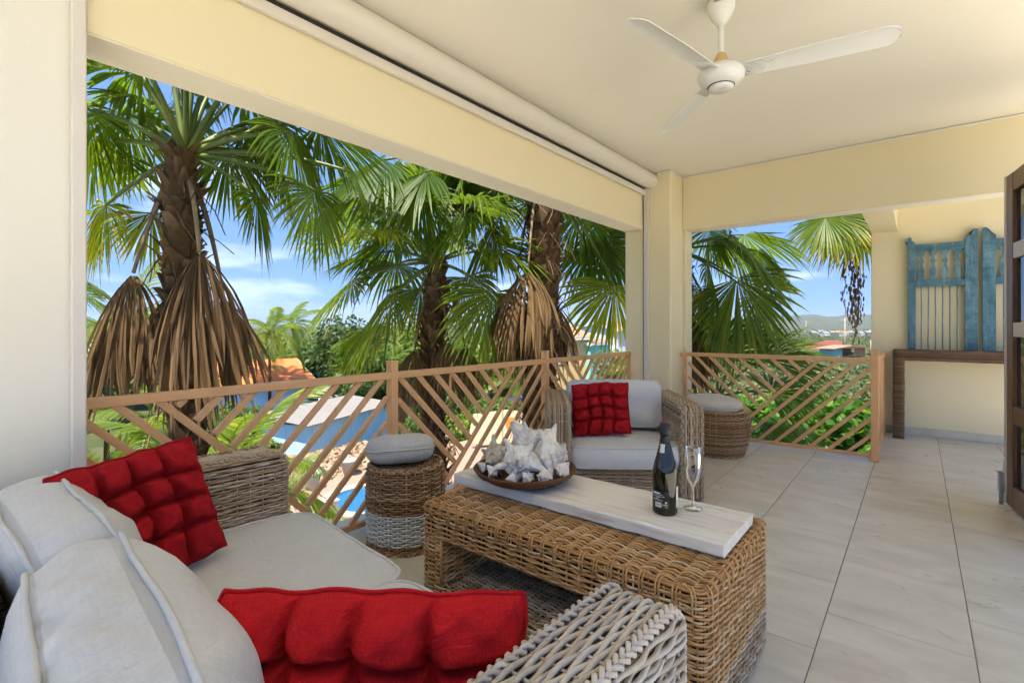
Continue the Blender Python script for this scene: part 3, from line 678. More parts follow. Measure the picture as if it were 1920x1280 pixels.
def wicker_panel(name, parent, mat, core, B, Nn, Vd, Lv, du=.050, dv=.0106, r=.0050, amp=.0040, sides=5, sub=5, box=None):
    o = None
    if box is not None: o = G().box(*box).build(name, core, parent)
    gw, gs = G(), G(); weave(gw, gs, np.asarray(B, float), Nn, Vd, Lv, du, dv, r, amp, r * .6, sub, sides)
    if gs.v: gw.add(np.concatenate(gs.v), np.concatenate(gs.q), np.concatenate(gs.t) if gs.t else None, np.concatenate(gs.r))
    gw.build('wicker_weave' if o else name, mat, o or parent, True, 'stuff'); return o

# two-seat sofa in front of the camera, facing the table
sofa = empty('sofa', (-1.315, .60, 0), R(-2.5)); tag(sofa, 'greige wicker two-seat sofa with pale linen cushions in the foreground', 'sofa')
wicker_arm(sofa, 'wicker_greige', 'wicker_core', -.965, -.81, -.62, .43, .635, .03)
wicker_arm(sofa, 'wicker_pale', 'wicker_core_pale', .795, .95, -.62, .40, .635, .03, du=.055, dv=.0112, r=.0053, amp=.0044, sides=6)
wicker_panel('back', sofa, 'wicker_greige', 'wicker_core', [(-.80, -.605, .628), (.785, -.605, .628)], (0, 0, 1), (0, 1, 0), .11, box=((-.808, -.62, .03), (.793, -.485, .618)))
wicker_panel('back_weave', sofa, 'wicker_greige', 'wicker_core', [(-.80, -.625, .03), (.785, -.625, .03)], (0, -1, 0), (0, 0, 1), .58, sub=3)
wicker_panel('apron', sofa, 'wicker_greige', 'wicker_core', [(-.80, .385, .035), (.785, .385, .035)], (0, 1, 0), (0, 0, 1), .19, box=((-.808, -.484, .03), (.793, .375, .225)))
Z4 = Matrix.Identity(4)
box_cushion('seat_cushion', 'linen_grey', sofa, Matrix.Translation((-.405, .035, .232)) @ Matrix.Rotation(R(-4), 4, 'Z'), .80, .88, .14, .016, .012, .09, 11, .004, .006)
box_cushion('seat_cushion', 'linen_grey', sofa, Matrix.Translation((.395, .03, .232)), .77, .78, .14, .016, .012, .09, 12, .004)
def upright(x, y, z, lean, yaw=0): # local x across, local y up, local z to the front
    return Matrix.Translation((x, y, z)) @ Matrix.Rotation(R(yaw), 4, 'Z') @ Matrix.Rotation(R(90 - lean), 4, 'X') @ Matrix.Rotation(R(180), 4, 'Y')
# thickness axis must look to the front (+y), so the pad is turned about
box_cushion('back_cushion', 'linen_grey', sofa, upright(-.40, -.405, .525, -14, 3), .64, .36, .14, .075, .018, .075, 21, .014, .0062)
box_cushion('back_cushion', 'linen_grey', sofa, upright(.305, -.415, .510, -14, -3), .70, .38, .15, .105, .020, .075, 24, .014, .0062)

# armchair on the far side of the table
ac = empty('armchair', (-1.772, 3.43, 0), R(216)); tag(ac, 'greige wicker armchair with pale linen cushions beside the corner column', 'armchair')
wicker_arm(ac, 'wicker_greige', 'wicker_core', -.515, -.365, -.45, .42, .635, .02, du=.050, dv=.0118, r=.0054, amp=.0042, sub=4)
wicker_arm(ac, 'wicker_greige', 'wicker_core', .365, .515, -.45, .42, .635, .02, du=.050, dv=.0118, r=.0054, amp=.0042, sub=4)
wicker_panel('back', ac, 'wicker_greige', 'wicker_core', [(-.36, -.40, .63), (.36, -.40, .63)], (0, 0, 1), (0, 1, 0), .08, box=((-.36, -.45, .02), (.36, -.33, .622)))
wicker_panel('back_weave', ac, 'wicker_greige', 'wicker_core', [(.51, -.455, .03), (-.51, -.455, .03)], (0, -1, 0), (0, 0, 1), .59, sub=3)
wicker_panel('apron', ac, 'wicker_greige', 'wicker_core', [(-.36, .36, .03), (.36, .36, .03)], (0, 1, 0), (0, 0, 1), .19, box=((-.36, -.32, .02), (.36, .35, .222)))
box_cushion('seat_cushion', 'linen_grey', ac, Matrix.Translation((0, .075, .225)), .72, .75, .135, .022, .016, .09, 31, .004, .005)
box_cushion('back_cushion', 'linen_grey', ac, upright(0, -.185, .565, -8), .70, .345, .13, .045, .014, .06, 33, .008, .005)

# red pads
def pad_matrix(c, ex, ey):
    ex = nrm(ex); ez = nrm(np.cross(ex, ey)); ey = np.cross(ez, ex); return frame(c, ex, ey, ez)
pl = tufted_pillow('pillow', 'red_cloth_deep', None, pad_matrix((-1.865, .485, .585), (-.06, .40, .045), (-.13, -.045, .34)), .405, .15, 4, 5); tag(pl, 'buttoned red pillow leaning on the inside of the far sofa arm', 'pillow')
pl = tufted_pillow('pillow', 'red_cloth', None, pad_matrix((-.772, .532, .480), (-.37, -.335, .022), (-.035, .045, .30)), .60, .17, 4, 8, wr=.012, wy=.40, warp=.016); tag(pl, 'bright red buttoned pillow in the near corner of the sofa', 'pillow')
ac_f = np.array([.588, -.809, 0]); ac_r = np.array([.809, .588, 0]); ac_c = np.array([-1.772, 3.43, 0])
pl = tufted_pillow('pillow', 'red_cloth_deep', None, pad_matrix(ac_c + ac_f * .115 - ac_r * .125 + np.array([0, 0, .568]), ac_r + ac_f * .10 + np.array([0, 0, .06]), -ac_f * .33 + np.array([0, 0, 1]) - ac_r * .13), .42, .13, 4, 12, wy=.385, warp=.010); tag(pl, 'dark red buttoned pillow on the armchair', 'pillow')

# ------------------------------------------------------------------ coffee table
ct = empty('coffee_table', (-1.0, 1.70, 0)); tag(ct, 'honey-brown wicker coffee table with an open lower shelf', 'coffee table')
TX0, TX1, TY0, TY1, TZ = -.572, .563, -.342, .342, .45
def loop(inset, rc=.035, nc=6):
    P = []; Nn = []
    for cx_, cy_, a0 in ((TX1 - rc, TY0 + rc, -90), (TX1 - rc, TY1 - rc, 0), (TX0 + rc, TY1 - rc, 90), (TX0 + rc, TY0 + rc, 180)):
        for t in np.linspace(R(a0), R(a0 + 90), nc): P.append((cx_ + (rc - inset) * math.cos(t), cy_ + (rc - inset) * math.sin(t), 0)); Nn.append((math.cos(t), math.sin(t), 0))
    return np.array(P), np.array(Nn)
LG = .115; ki = .009
top = G().box((TX0 + ki, TY0 + ki, .335), (TX1 - ki, TY1 - ki, TZ - .008)).build('table_top', 'wicker_core', ct)
low = G().box((TX0 + ki, TY0 + ki, .004), (TX1 - ki, TY1 - ki, .142)).build('shelf', 'wicker_core', ct)
kw = dict(du=.046, dv=.0093, r=.0043, amp=.0042, rs=.0030, sub=4, sides=5)
P, Nn = loop(0); Pc = np.vstack([P, P[:1]]); Nc = np.vstack([Nn, Nn[:1]])
Pc = np.vstack([(TX0 + .30, TY0, 0), Pc, (TX0 + .30, TY0, 0)]) if False else Pc
def merge(gw, gs):
    if gs.v: gw.add(np.concatenate(gs.v), np.concatenate(gs.q), np.concatenate(gs.t) if gs.t else None, np.concatenate(gs.r))
    return gw
gw, gs = G(), G(); weave(gw, gs, Pc + np.array([0, 0, .332]), Nc, (0, 0, 1), TZ - .332 - .004, **kw)
weave(gw, gs, np.array([(TX0 + .02, TY0 + .012, TZ - .006), (TX1 - .02, TY0 + .012, TZ - .006)]), (0, 0, 1), (0, 1, 0), TY1 - TY0 - .024, .052, .0092, .0043, .0062, .003, 5, 5)
for zz, rr_ in ((TZ + .000, .006), (.333, .006)):
    for dx in (0, .009): gw.tubes(np.c_[P[:, :2] - Nn[:, :2] * (.006 + dx * (zz > .4)), np.full(len(P), zz + (.003 if dx else 0))], (0, 0, 1), .0048, 5, closed=True)
# stake ends bent over the rim
Pr, s_ = resample(np.vstack([P, P[:1]]), .05)
for q in Pr[:-1]:
    c_ = nrm(np.array([np.sign(q[0]) * (abs(q[0]) > TX1 - .04), np.sign(q[1]) * (abs(q[1]) > TY1 - .04), 0]))
    for sd in (-.005, .005):
        tv = np.cross(c_, (0, 0, 1)) * sd
        hp = [q + tv + c_ * .004 + np.array([0, 0, .395]), q + tv + c_ * .006 + np.array([0, 0, .440]), q + tv - c_ * .002 + np.array([0, 0, .4545]), q + tv - c_ * .016 + np.array([0, 0, .458]), q + tv - c_ * .04 + np.array([0, 0, .452])]
        gw.tubes(np.array(hp), nrm(np.cross(c_, (0, 0, 1)) + 1e-6),   .0031, 5, rnd=.3 + .25 * rng.random())
merge(gw, gs).build('wicker_weave', 'wicker_honey', top, True, 'stuff')
gw, gs = G(), G(); weave(gw, gs, Pc + np.array([0, 0, .006]), Nc, (0, 0, 1), .142, **kw)
weave(gw, gs, np.array([(TX0 + LG, TY0 + .012, .146), (TX1 - LG, TY0 + .012, .146)]), (0, 0, 1), (0, 1, 0), TY1 - TY0 - .024, .052, .0095, .0044, .0055, .003, 5, 5)
merge(gw, gs).build('wicker_weave', 'wicker_greige', low, True, 'stuff')
for sx, xa, xb in ((-1, TX0, TX0 + LG), (1, TX1 - LG, TX1)):
    side = G().box((xa + ki, TY0 + ki, .1425), (xb - ki, TY1 - ki, .3345)).build('side_panel', 'wicker_core', ct)
    xin = xb if sx < 0 else xa; gw, gs = G(), G()
    if sx > 0: sel = np.vstack([[(xin, TY0, 0)], P[:12], [(xin, TY1, 0)]]); seln = np.vstack([[(0, -1, 0)], Nn[:12], [(0, 1, 0)]])
    else: sel = np.vstack([[(xin, TY1, 0)], P[12:], [(xin, TY0, 0)]]); seln = np.vstack([[(0, 1, 0)], Nn[12:], [(0, -1, 0)]])
    weave(gw, gs, sel + np.array([0, 0, .148]), seln, (0, 0, 1), .184, **kw)
    weave(gw, gs, np.array([(xin, TY0 + .004, .148), (xin, TY1 - .004, .148)]), (-sx, 0, 0), (0, 0, 1), .184, **kw)
    for yy in (TY0 - .002, TY1 + .002): gw.tubes(np.array([(xin, yy, .15), (xin, yy, .24), (xin, yy, .33)]), (1, 0, 0), .006, 6)
    merge(gw, gs).build('wicker_weave', 'wicker_honey', side, True, 'stuff')

pk = empty('plank', (-1.05, 1.767, .4585)); tag(pk, 'white-washed wooden plank lying along the wicker coffee table', 'plank')
g = G(); nx_ = 40; xs = np.linspace(-.59, .59, nx_)
sec = np.array([(-.163, .002), (-.165, .006), (-.165, .040), (-.161, .045), (.161, .045), (.165, .040), (.165, .006), (.163, .002)])
V = np.array([[[x + (.004 * math.sin(i * 1.7 + j) if i in (0, nx_ - 1) else 0), y + .0012 * math.sin(i * .9 + j), z + .0008 * math.sin(i * 1.3)] for j, (y, z) in enumerate(sec)] for i, x in enumerate(xs)])
g.grid(V, False, True, flip=True)
for e, fl_ in ((0, 1), (-1, -1)):
    T_ = [[0, i, i + 1] if fl_ > 0 else [0, i + 1, i] for i in range(1, 7)]; g.add(V[e], None, T_)
g.build('board', 'white_plank', pk)

# bowl of conch shells
BC = np.array([-1.318, 1.715, .5045])
bo = G().lathe([(.001, .003), (.10, .002), (.16, .012), (.205, .038), (.222, .060), (.219, .0635), (.208, .060), (.195, .045), (.15, .022), (.09, .012), (.001, .011)], 56).build('bowl', 'bowl_wood', None, True)
bo.location = BC; tag(bo, 'shallow dark wooden bowl filled with conch shells', 'bowl')
def conch(size, seed, spikes=7, lip=.5, knob=.34):
    """queen conch: stepped spire, knobbed shoulder, tapering body and a flared lip beside the aperture"""
    r_ = np.random.default_rng(seed); nz_, nt_ = 64, 84; z = np.linspace(-1, .62, nz_)
    prof = np.interp(z, [-1, -.8, -.5, -.2, -.04, .02, .10, .16, .22, .27, .33, .38, .44, .50, .56, .62], [.10, .17, .33, .50, .60, .58, .42, .38, .37, .25, .23, .22, .13, .12, .06, .005])
    t = np.linspace(0, 2 * PI, nt_); jit = 1 + .3 * r_.standard_normal(spikes + 1); kid = np.round(t * spikes / (2 * PI)).astype(int) % spikes
    kb = np.clip(np.cos(spikes * t), 0, 1) ** 3 * jit[kid]; Rm = prof[:, None] * np.ones(nt_)
    Rm = Rm + knob * np.exp(-((z + .02) / .10) ** 2)[:, None] * kb[None] + knob * .45 * np.exp(-((z - .22) / .05) ** 2)[:, None] * np.clip(np.cos(spikes * t + 1), 0, 1)[None] ** 3
    wing = np.exp(-(t / .75) ** 2)[None] * (np.exp(-((z + .28) / .36) ** 2) * lip)[:, None]; Rm = Rm + wing * (1 + .10 * np.sin(z * 17))[:, None]
    Rm = Rm * (1 + .018 * np.sin(z[:, None] * 46 + t[None] * 2)) ; zz = z[:, None] + .22 * wing + .25 * knob * np.exp(-((z + .02) / .10) ** 2)[:, None] * kb[None]
    V = np.stack([Rm * np.cos(t), Rm * np.sin(t), zz + 0 * Rm], -1) * size; V += r_.standard_normal(V.shape) * size * .008
    g = G(); g.grid(V); g.add(V[:, 0], None, None) if False else None
    # folded inner face of the aperture
    inn = np.stack([V[:, -1] * np.array([.99, .99, 1]), V[:, -1] * .55 + V[:, 0] * .0 + np.array([0, 0, 0]) * size, V[:, 0] * .80], 1); g.grid(inn); return g
shells = [  # offset in bowl, size, rotation, kind
    ((-.115, -.045, .095), .100, (-70, 75, 35), 'shell_old', 'weathered grey-brown conch shell at the left of the wooden bowl', 6),
    ((-.015, .075, .160), .112, (35, -40, 200), 'shell', 'spiky pale conch shell standing highest at the back of the bowl', 7),
    ((.025, -.075, .105), .108, (75, 20, 30), 'shell', 'smooth white conch shell lying at the front of the bowl', 5),
    ((.110, .045, .120), .116, (60, -50, 120), 'shell', 'white conch shell with a broad lip at the right of the bowl', 6)]
for k, (off, s_, rt, mt_, lb, sp_) in enumerate(shells):
    o = conch(s_, 40 + k, sp_, .55, .36).build('conch_shell', mt_, None, True); o.location = BC + np.array(off); o.rotation_euler = tuple(R(q) for q in rt); tag(o, lb, 'shell', 'conch shells in the wooden bowl')
for k, (off, s_, lb) in enumerate([((.150, -.080, .052), .045, 'small knobbly white shell by the right rim of the bowl'), ((.105, -.125, .050), .038, 'tiny pinkish shell at the front right rim of the bowl'), ((-.055, -.150, .050), .040, 'small whorled shell at the front left rim of the bowl'), ((-.135, -.115, .050), .036, 'tiny grey shell below the weathered conch'), ((.055, -.160, .046), .034, 'small pointed shell below the smooth white conch'), ((-.02, .02, .10), .07, 'half-hidden conch in the middle of the heap of shells'), ((-.09, .10, .085), .075, 'grey-white conch behind the weathered conch'), ((.17, .02, .060), .05, 'small crusted shell at the far right rim of the bowl'), ((.07, .13, .085), .07, 'rough conch at the back right of the bowl'), ((-.17, .02, .06), .045, 'small shell at the left rim of the bowl')]):
    o = conch(s_, 60 + k, 6, .35, .28).build('shell', 'shell', None, True); o.location = BC + np.array(off) + np.array([0, .008, .010]); o.rotation_euler = (R(70 + 40 * k), R(20 * k), R(77 * k)); tag(o, lb, 'shell', 'small shells in the wooden bowl')

# bottle and glass
BT = np.array([-.706, 1.745, .5045]); bt = empty('wine_bottle', BT); tag(bt, 'dark sparkling wine bottle with black foil standing on the plank', 'bottle')
G().lathe([(.001, .010), (.030, .002), (.040, .0), (.0435, .006), (.0440, .02), (.0440, .135), (.0425, .155), (.037, .180), (.028, .212), (.0205, .242), (.0165, .268), (.0150, .290), (.001, .291)], 48).build('glass_body', 'bottle_glass', bt, True)
G().lathe([(.0195, .252), (.0178, .262), (.0168, .272), (.0172, .276), (.0192, .279), (.0195, .286), (.0185, .292), (.0182, .314), (.0165, .319), (.001, .320)], 40).build('foil', 'foil_black', bt, True)
G().lathe([(.0140, .3201), (.0130, .3215), (.001, .3220)], 24).build('foil_top', 'foil_red', bt, True)
def wrap(g, r0, r1, a0, a1, z0, z1, n=14):
    t = np.linspace(R(a0), R(a1), n); V = np.array([[(r_ * math.cos(q), r_ * math.sin(q), z) for q in t] for r_, z in ((r0, z0), (r1, z1))]); g.grid(V); return g
fa = math.degrees(math.atan2(-BT[1], -BT[0]))
lab = wrap(G(), .0446, .0446, fa - 62, fa + 18, .026, .088, 20).build('label', 'black_label', bt, True)
wrap(G(), .0450, .0450, fa - 46, fa - 16, .030, .047).build('barcode_field', 'white_print', lab, True)
g = G()
for i in range(9): wrap(g, .0453, .0453, fa - 44 + i * 2.9, fa - 43 + i * 2.9 + (i % 3) * .5, .033, .046, 3)
g.build('barcode', 'black_print', lab, True)
wrap(G(), .0450, .0450, fa - 0, fa + 9, .045, .051, 5).build('emblem', 'lime_print', lab, True)
g = G(); wrap(g, .0450, .0450, fa - 60, fa - 22, .0765, .0805)
for i, (a, b, z) in enumerate(((-60, -8, .0725), (-60, -2, .0665), (-40, -22, .0625), (-60, -28, .0575), (-60, -10, .0535), (-12, 12, .0405), (-12, 12, .0375), (0, 12, .031))): wrap(g, .0450, .0450, fa + a, fa + b, z, z + .0011)
g.build('small_print', 'white_print', lab, True)
g = G(); wrap(g, .0210, .0187, fa - 50, fa + 0, .240, .2525); wrap(g, .0268, .0211, fa - 48, fa - 4, .2175, .2398)
wrap(g, .0400, .0312, fa - 30, fa - 12, .1701, .2000) if False else None
g.build('neck_label', 'neck_label', bt, True)
wrap(G(), .0446, .0446, fa + 58, fa + 92, .026, .100).build('front_label_edge', 'neck_label', bt, True)
FG = np.array([-.643, 1.850, .5045])
gl = G().lathe([(.001, .0), (.034, .0), (.0345, .0015), (.020, .004), (.006, .008), (.0036, .016), (.0034, .060), (.0042, .074), (.012, .088), (.022, .108), (.0275, .135), (.0290, .165), (.0282, .195), (.0270, .222), (.0262, .2225), (.0258, .2215), (.0270, .195), (.0278, .165), (.0263, .136), (.0208, .110), (.0108, .091), (.001, .087)], 40).build('champagne_flute', 'clear_glass', None, True)
gl.location = FG; tag(gl, 'empty clear champagne flute beside the dark bottle', 'glass')

# ------------------------------------------------------------------ wicker poufs
def pouf(loc, prof, bands, label, n_st=28, dv=.0125, r=.0050):
    root = empty('pouf', loc); tag(root, label, 'pouf')
    z0, z1 = prof[0][1], prof[-1][1]; rad = lambda z: np.interp(z, [q[1] for q in prof], [q[0] for q in prof])
    body = G().lathe([(.001, z0)] + [(rad(z) - .008, z) for z in np.linspace(z0, z1, 14)] + [(.001, z1)], 40).build('body', 'wicker_core', root, True)
    k = n_st * 6; th = np.arange(k) * 2 * PI / k
    for (za, zb, mt_) in bands:
        g = G(); n = int(round((zb - za) / dv)); paths = []
        for j in range(n):
            z = za + (j + .5) * (zb - za) / n; rr_ = rad(z) + .0052 * np.cos(n_st / 2 * th + PI * (j % 2)) + .0006 * rng.standard_normal(k)
            paths.append(np.stack([rr_ * np.cos(th), rr_ * np.sin(th), np.full(k, z)], -1))
        g.tubes(np.array(paths), (0, 0, 1), r, 5, closed=True)
        for q in range(n_st):
            a = 2 * PI * q / n_st; zz = np.linspace(za, zb, 5); g.tubes(np.stack([rad(zz) * math.cos(a), rad(zz) * math.sin(a), zz], -1), (-math.sin(a), math.cos(a), 0), .0045, 5)
        g.build('wicker_weave', mt_, body, True, 'stuff')
    th2 = np.linspace(0, 2 * PI, 97)
    g = G()
    for zz, rr_ in ((z1 + .003, rad(z1) - .006), (z0 + .006, rad(z0) + .002)):
        ring = np.stack([rr_ * np.cos(th2), rr_ * np.sin(th2), np.full(97, zz)], -1); nn = nrm(np.stack([np.cos(th2), np.sin(th2), np.full(97, .8)], -1)); braid(g, ring, nn, .0055, .010, .07)
    for rr_ in np.arange(.02, rad(z1) - .015, .0125): g.tubes(np.stack([rr_ * np.cos(th2[:-1]), rr_ * np.sin(th2[:-1]), z1 + .001 + .003 * np.cos(12 * th2[:-1])], -1), (0, 0, 1), .0052, 5, closed=True)
    g.build('braided_rim', bands[-1][2], body, True, 'stuff'); return root
pouf((-2.175, 1.765, 0), [(.197, .004), (.204, .10), (.208, .25), (.206, .40), (.198, .425)], [(.004, .045, 'wicker_brown'), (.046, .205, 'wicker_white'), (.206, .425, 'wicker_brown')], 'tall round wicker pouf with a white woven lower half by the railing')
c1 = round_cushion('cushion', 'linen_warm', None, Matrix.Translation((-2.185, 1.735, .508)) @ Matrix.Rotation(R(-9), 4, 'Y') @ Matrix.Rotation(R(-5), 4, 'X'), .182, .155, 4); tag(c1, 'round plump linen cushion tilted on the two-tone pouf', 'cushion')
pouf((-1.455, 4.82, 0), [(.225, .004), (.262, .09), (.285, .20), (.288, .29), (.268, .36), (.235, .395)], [(.004, .395, 'wicker_brown')], 'low barrel-shaped brown wicker pouf behind the armchair', 34)
c2 = round_cushion('cushion', 'linen_warm', None, Matrix.Translation((-1.475, 4.80, .462)) @ Matrix.Rotation(R(4), 4, 'Y'), .245, .135, 6); tag(c2, 'round cream cushion on the low brown pouf', 'cushion')

# ------------------------------------------------------------------ console, shutters, door in the alcove
cs = empty('console_table', (.4, 6.75, 0)); tag(cs, 'dark reed-wrapped console table against the yellow end wall', 'table')
g = G(); g.box((-.19, 6.605, .825), (1.25, 6.91, .915))
tpc = ch(g.build('table_top', 'wicker_core'), cs); g = G()
for z in np.arange(.823, .921, .0085):
    K = 30; xs = np.linspace(-.205, 1.25, K); g.tubes(np.stack([xs, 6.601 + .0025 * rng.standard_normal(K).cumsum() * .3, z + .0012 * rng.standard_normal(K)], -1), (0, 1, 0), .0052, 5)
for y in np.arange(6.606, 6.915, .0095):
    xs = np.linspace(-.205, 1.25, 16); g.tubes(np.stack([xs, np.full(16, y), .9195 + .0015 * rng.standard_normal(16)], -1), (0, 0, 1), .0052, 5)
for z in np.arange(.823, .921, .0085): g.tubes(np.array([(-.2, 6.60, z), (-.203, 6.75, z), (-.2, 6.91, z)]), (1, 0, 0), .0052, 5)
ch(g.build('reed_wrap', 'reed_dark', None, True, 'stuff'), tpc)
for lx, ly in ((-.16, 6.645), (-.16, 6.865), (1.2, 6.645)):
    lg = ch(G().box((lx - .036, ly - .036, .002), (lx + .036, ly + .036, .824)).build('leg', 'wicker_core'), cs); g = G()
    O = rr_outline(.085, .085, .018, 20); ps = []
    for z in np.arange(.006, .822, .0078): ps.append(np.c_[O * (1 + .05 * rng.standard_normal()) + np.array([lx, ly]) + .0012 * rng.standard_normal((20, 2)), z + .0012 * rng.standard_normal(20)])
    g.tubes(np.array(ps), (0, 0, 1), .0048, 5, closed=True); ch(g.build('reed_wrap', 'reed_dark', None, True, 'stuff'), lg)

def shutter_panel(x, label, mirror=False, rz=0):
    root = empty('shutter', (x, 6.895, .927), rz); tag(root, label, 'shutter', 'blue shutters on the console')
    s = -1 if mirror else 1; W_ = .565; X = lambda a: (W_ - a) if mirror else a
    def bx_(name, a, b, z0, z1, y0=-.02, y1=.02, parent=root, bev=.004): return G().box((X(a), y0, z0), (X(b), y1, z1), bev=bev).build(name, 'blue_wood', parent)
    bx_('stile', .0, .066, .0, 1.115); bx_('stile', .455, .555, .0, 1.14, -.022, .022)
    bx_('rail', .0665, .4545, 1.045, 1.115, -.017, .017); bx_('rail', .0665, .4545, .665, .735, -.018, .018)
    for z in (.70, 1.075): G().box((X(.02), -.0255, z - .006), (X(.53), -.019, z + .006), bev=.002).build('moulding', 'blue_wood', root)
    # carved finials on the stiles
    fin = [(.455, 1.1405), (.555, 1.1405), (.555, 1.222), (.548, 1.234), (.528, 1.236), (.517, 1.226), (.512, 1.200), (.500, 1.182), (.478, 1.168), (.460, 1.158)]
    fin2 = [(.0, 1.1155), (.066, 1.1155), (.050, 1.150), (.034, 1.160), (.030, 1.195), (.012, 1.200), (-.006, 1.190), (-.010, 1.165), (-.024, 1.150), (-.018, 1.13)]
    for f_ in (fin, fin2):
        poly = [(X(a), -.016, b) for a, b in f_]; poly = poly[::-1] if not mirror else poly
        G().prism(poly, (0, .034, 0)).build('finial', 'blue_wood', root)
    # flat cut balusters
    half = [(.022, 0), (.026, .06), (.027, .10), (.018, .135), (.013, .165), (.018, .19), (.024, .195), (.012, .225), (.014, .25), (.030, .275), (.034, .309)]
    for k in range(4):
        cx_ = .110 + k * .097; L_ = [(cx_ - a, .7355 + b) for a, b in half]; R_ = [(cx_ + a, .7355 + b) for a, b in half]
        V = np.array([[(X(p_[0]), y, p_[1]) for p_ in (l_, r_)] for l_, r_ in zip(L_, R_) for y in (0,)])
        g = G()
        for y in (-.011, .011): g.grid(V + np.array([0, y, 0]), flip=(y > 0) != mirror)
        for sd in (0, 1): g.grid(np.stack([V[:, sd] + np.array([0, -.011, 0]), V[:, sd] + np.array([0, .011, 0])], 1))
        g.box((X(cx_ - .004), -.0125, .78), (X(cx_ + .004), -.0108, .83)); g.build('baluster', 'blue_wood', root)
    for k in range(6):
        cx_ = .112 + k * .0575; zz = np.linspace(.003, .664, 8); g = G(); g.tubes(np.stack([X(cx_) + .0012 * rng.standard_normal(8), np.zeros(8), zz], -1), (0, 1, 0), .0062, 6); g.build('bar', 'blue_wood', root, True)
    return root
shutter_panel(-.085, 'weathered blue wooden shutter standing left on the console table')
shutter_panel(.492, 'weathered blue wooden shutter half hidden behind the brown glazed door', True)

dr = empty('glazed_door', (.470, 4.62, 0), math.atan2(-.82, .11)); tag(dr, 'brown wooden folding door with dark panes at the right edge', 'door')
# local x runs from the far stile towards the camera, local -y faces the balcony
def dbx(name, mat, a, b, parent=dr, bev=.003): return G().box(a, b, bev=bev).build(name, mat, parent)
dbx('edge_strip', 'door_alu_sheen', (-.004, -.028, .015), (.034, .028, 2.155)); dbx('stile', 'door_wood', (.0345, -.024, .015), (.150, .024, 2.15)); dbx('stile', 'door_wood', (.78, -.024, .015), (.88, .024, 2.15))
for z0, z1, mt_ in ((.015, .155, 'door_wood'), (.555, .665, 'door_wood'), (1.105, 1.195, 'door_alu_sheen'), (1.60, 1.70, 'door_alu_sheen'), (2.03, 2.15, 'door_wood')): dbx('rail', mt_, (.1505, -.022, z0), (.7795, .022, z1))  # two upper rails whitened: the reflection on them is put into the colour
for z0, z1 in ((.155, .555), (.665, 1.105), (1.195, 1.60), (1.70, 2.03)): dbx('pane', 'door_glass', (.151, -.004, z0 + .001), (.779, .004, z1 - .001), bev=0)
bolt = dbx('bolt', 'steel', (-.010, -.060, .085), (.030, -.029, .215), bev=.006); G().lathe([(.001, .0), (.012, .0), (.012, .09), (.001, .09)], 16, (.010, -.045, .003)).build('bolt_foot', 'pot_grey', bolt, True); dbx('bolt_handle', 'steel', (-.022, -.066, .205), (.030, -.036, .215), bolt, .002)
dbx('bolt_rod', 'trim_white', (.018, -.040, .14), (.030, -.0285, .29), bolt, .002)

# ------------------------------------------------------------------ ground, hills, garden terrace
GZ = -5.4
def terrain(x, y):
    d = np.hypot(x, y); z = np.interp(d, [0, 45, 180, 600, 1500, 2200, 3000, 3600, 5200, 12000], [GZ, GZ, -6.2, -9.2, -9, 4, 62, 70, 20, -12])
    fwd = -.629 * x + .777 * y; lat = .777 * x + .629 * y; pxl = 960 + 940 * lat / np.maximum(fwd, 1)
    m = np.interp(pxl, [700, 1150, 1480, 1560, 2400], [.1, .3, .92, 1.0, 1.0]); hill = z + 9
    und = 1 + .10 * np.sin(pxl * .031) + .06 * np.sin(pxl * .083 + 1) + .03 * np.sin(pxl * .21)
    return np.where(d > 1500, -9 + hill * m * und, z + .25 * np.sin(x * .05) * np.sin(y * .043) * np.clip((d - 60) / 100, 0, 1))
rad_ = np.r_[0.5, 6, 12, 20, 30, 45, 60, 80, 110, 150, 180, 230, 300, 400, 520, 600, 750, 1000, 1250, 1500, 1750, 2000, 2250, 2500, 2750, 3000, 3300, 3600, 4200, 5200, 8000, 12000]
th = np.arange(420) * 2 * PI / 420; X_ = rad_[:, None] * np.cos(th); Y_ = rad_[:, None] * np.sin(th)
gd = G().grid(np.stack([X_, Y_, terrain(X_, Y_)], -1), False, True, flip=False).build('ground', 'ground', None, True); tag(gd, kind='structure')
terr = G().box((-16.6, 2.0, GZ - .1), (-2.9, 22.0, -4.2)).build('patio', 'brick_paving'); tag(terr, kind='structure')
dk = G().box((-8.5, -8, GZ - .1), (-2.9, 14.0, -4.195)).build('bounce_deck', 'bounce_deck_pale'); tag(dk, kind='structure')  # pale deck added out of view to bounce light up under the beams
pc = at(700, 935, 15.6)
pool = G().lathe([(.001, 0), (1.25, 0)], 48).build('pool', 'pool_water', None); pool.location = (pc[0], pc[1], -4.185); tag(pool, kind='structure')
cp = G().lathe([(1.252, .002), (1.252, .055), (1.60, .055), (1.60, .002)], 48).build('coping', 'deck_tan', pool); 
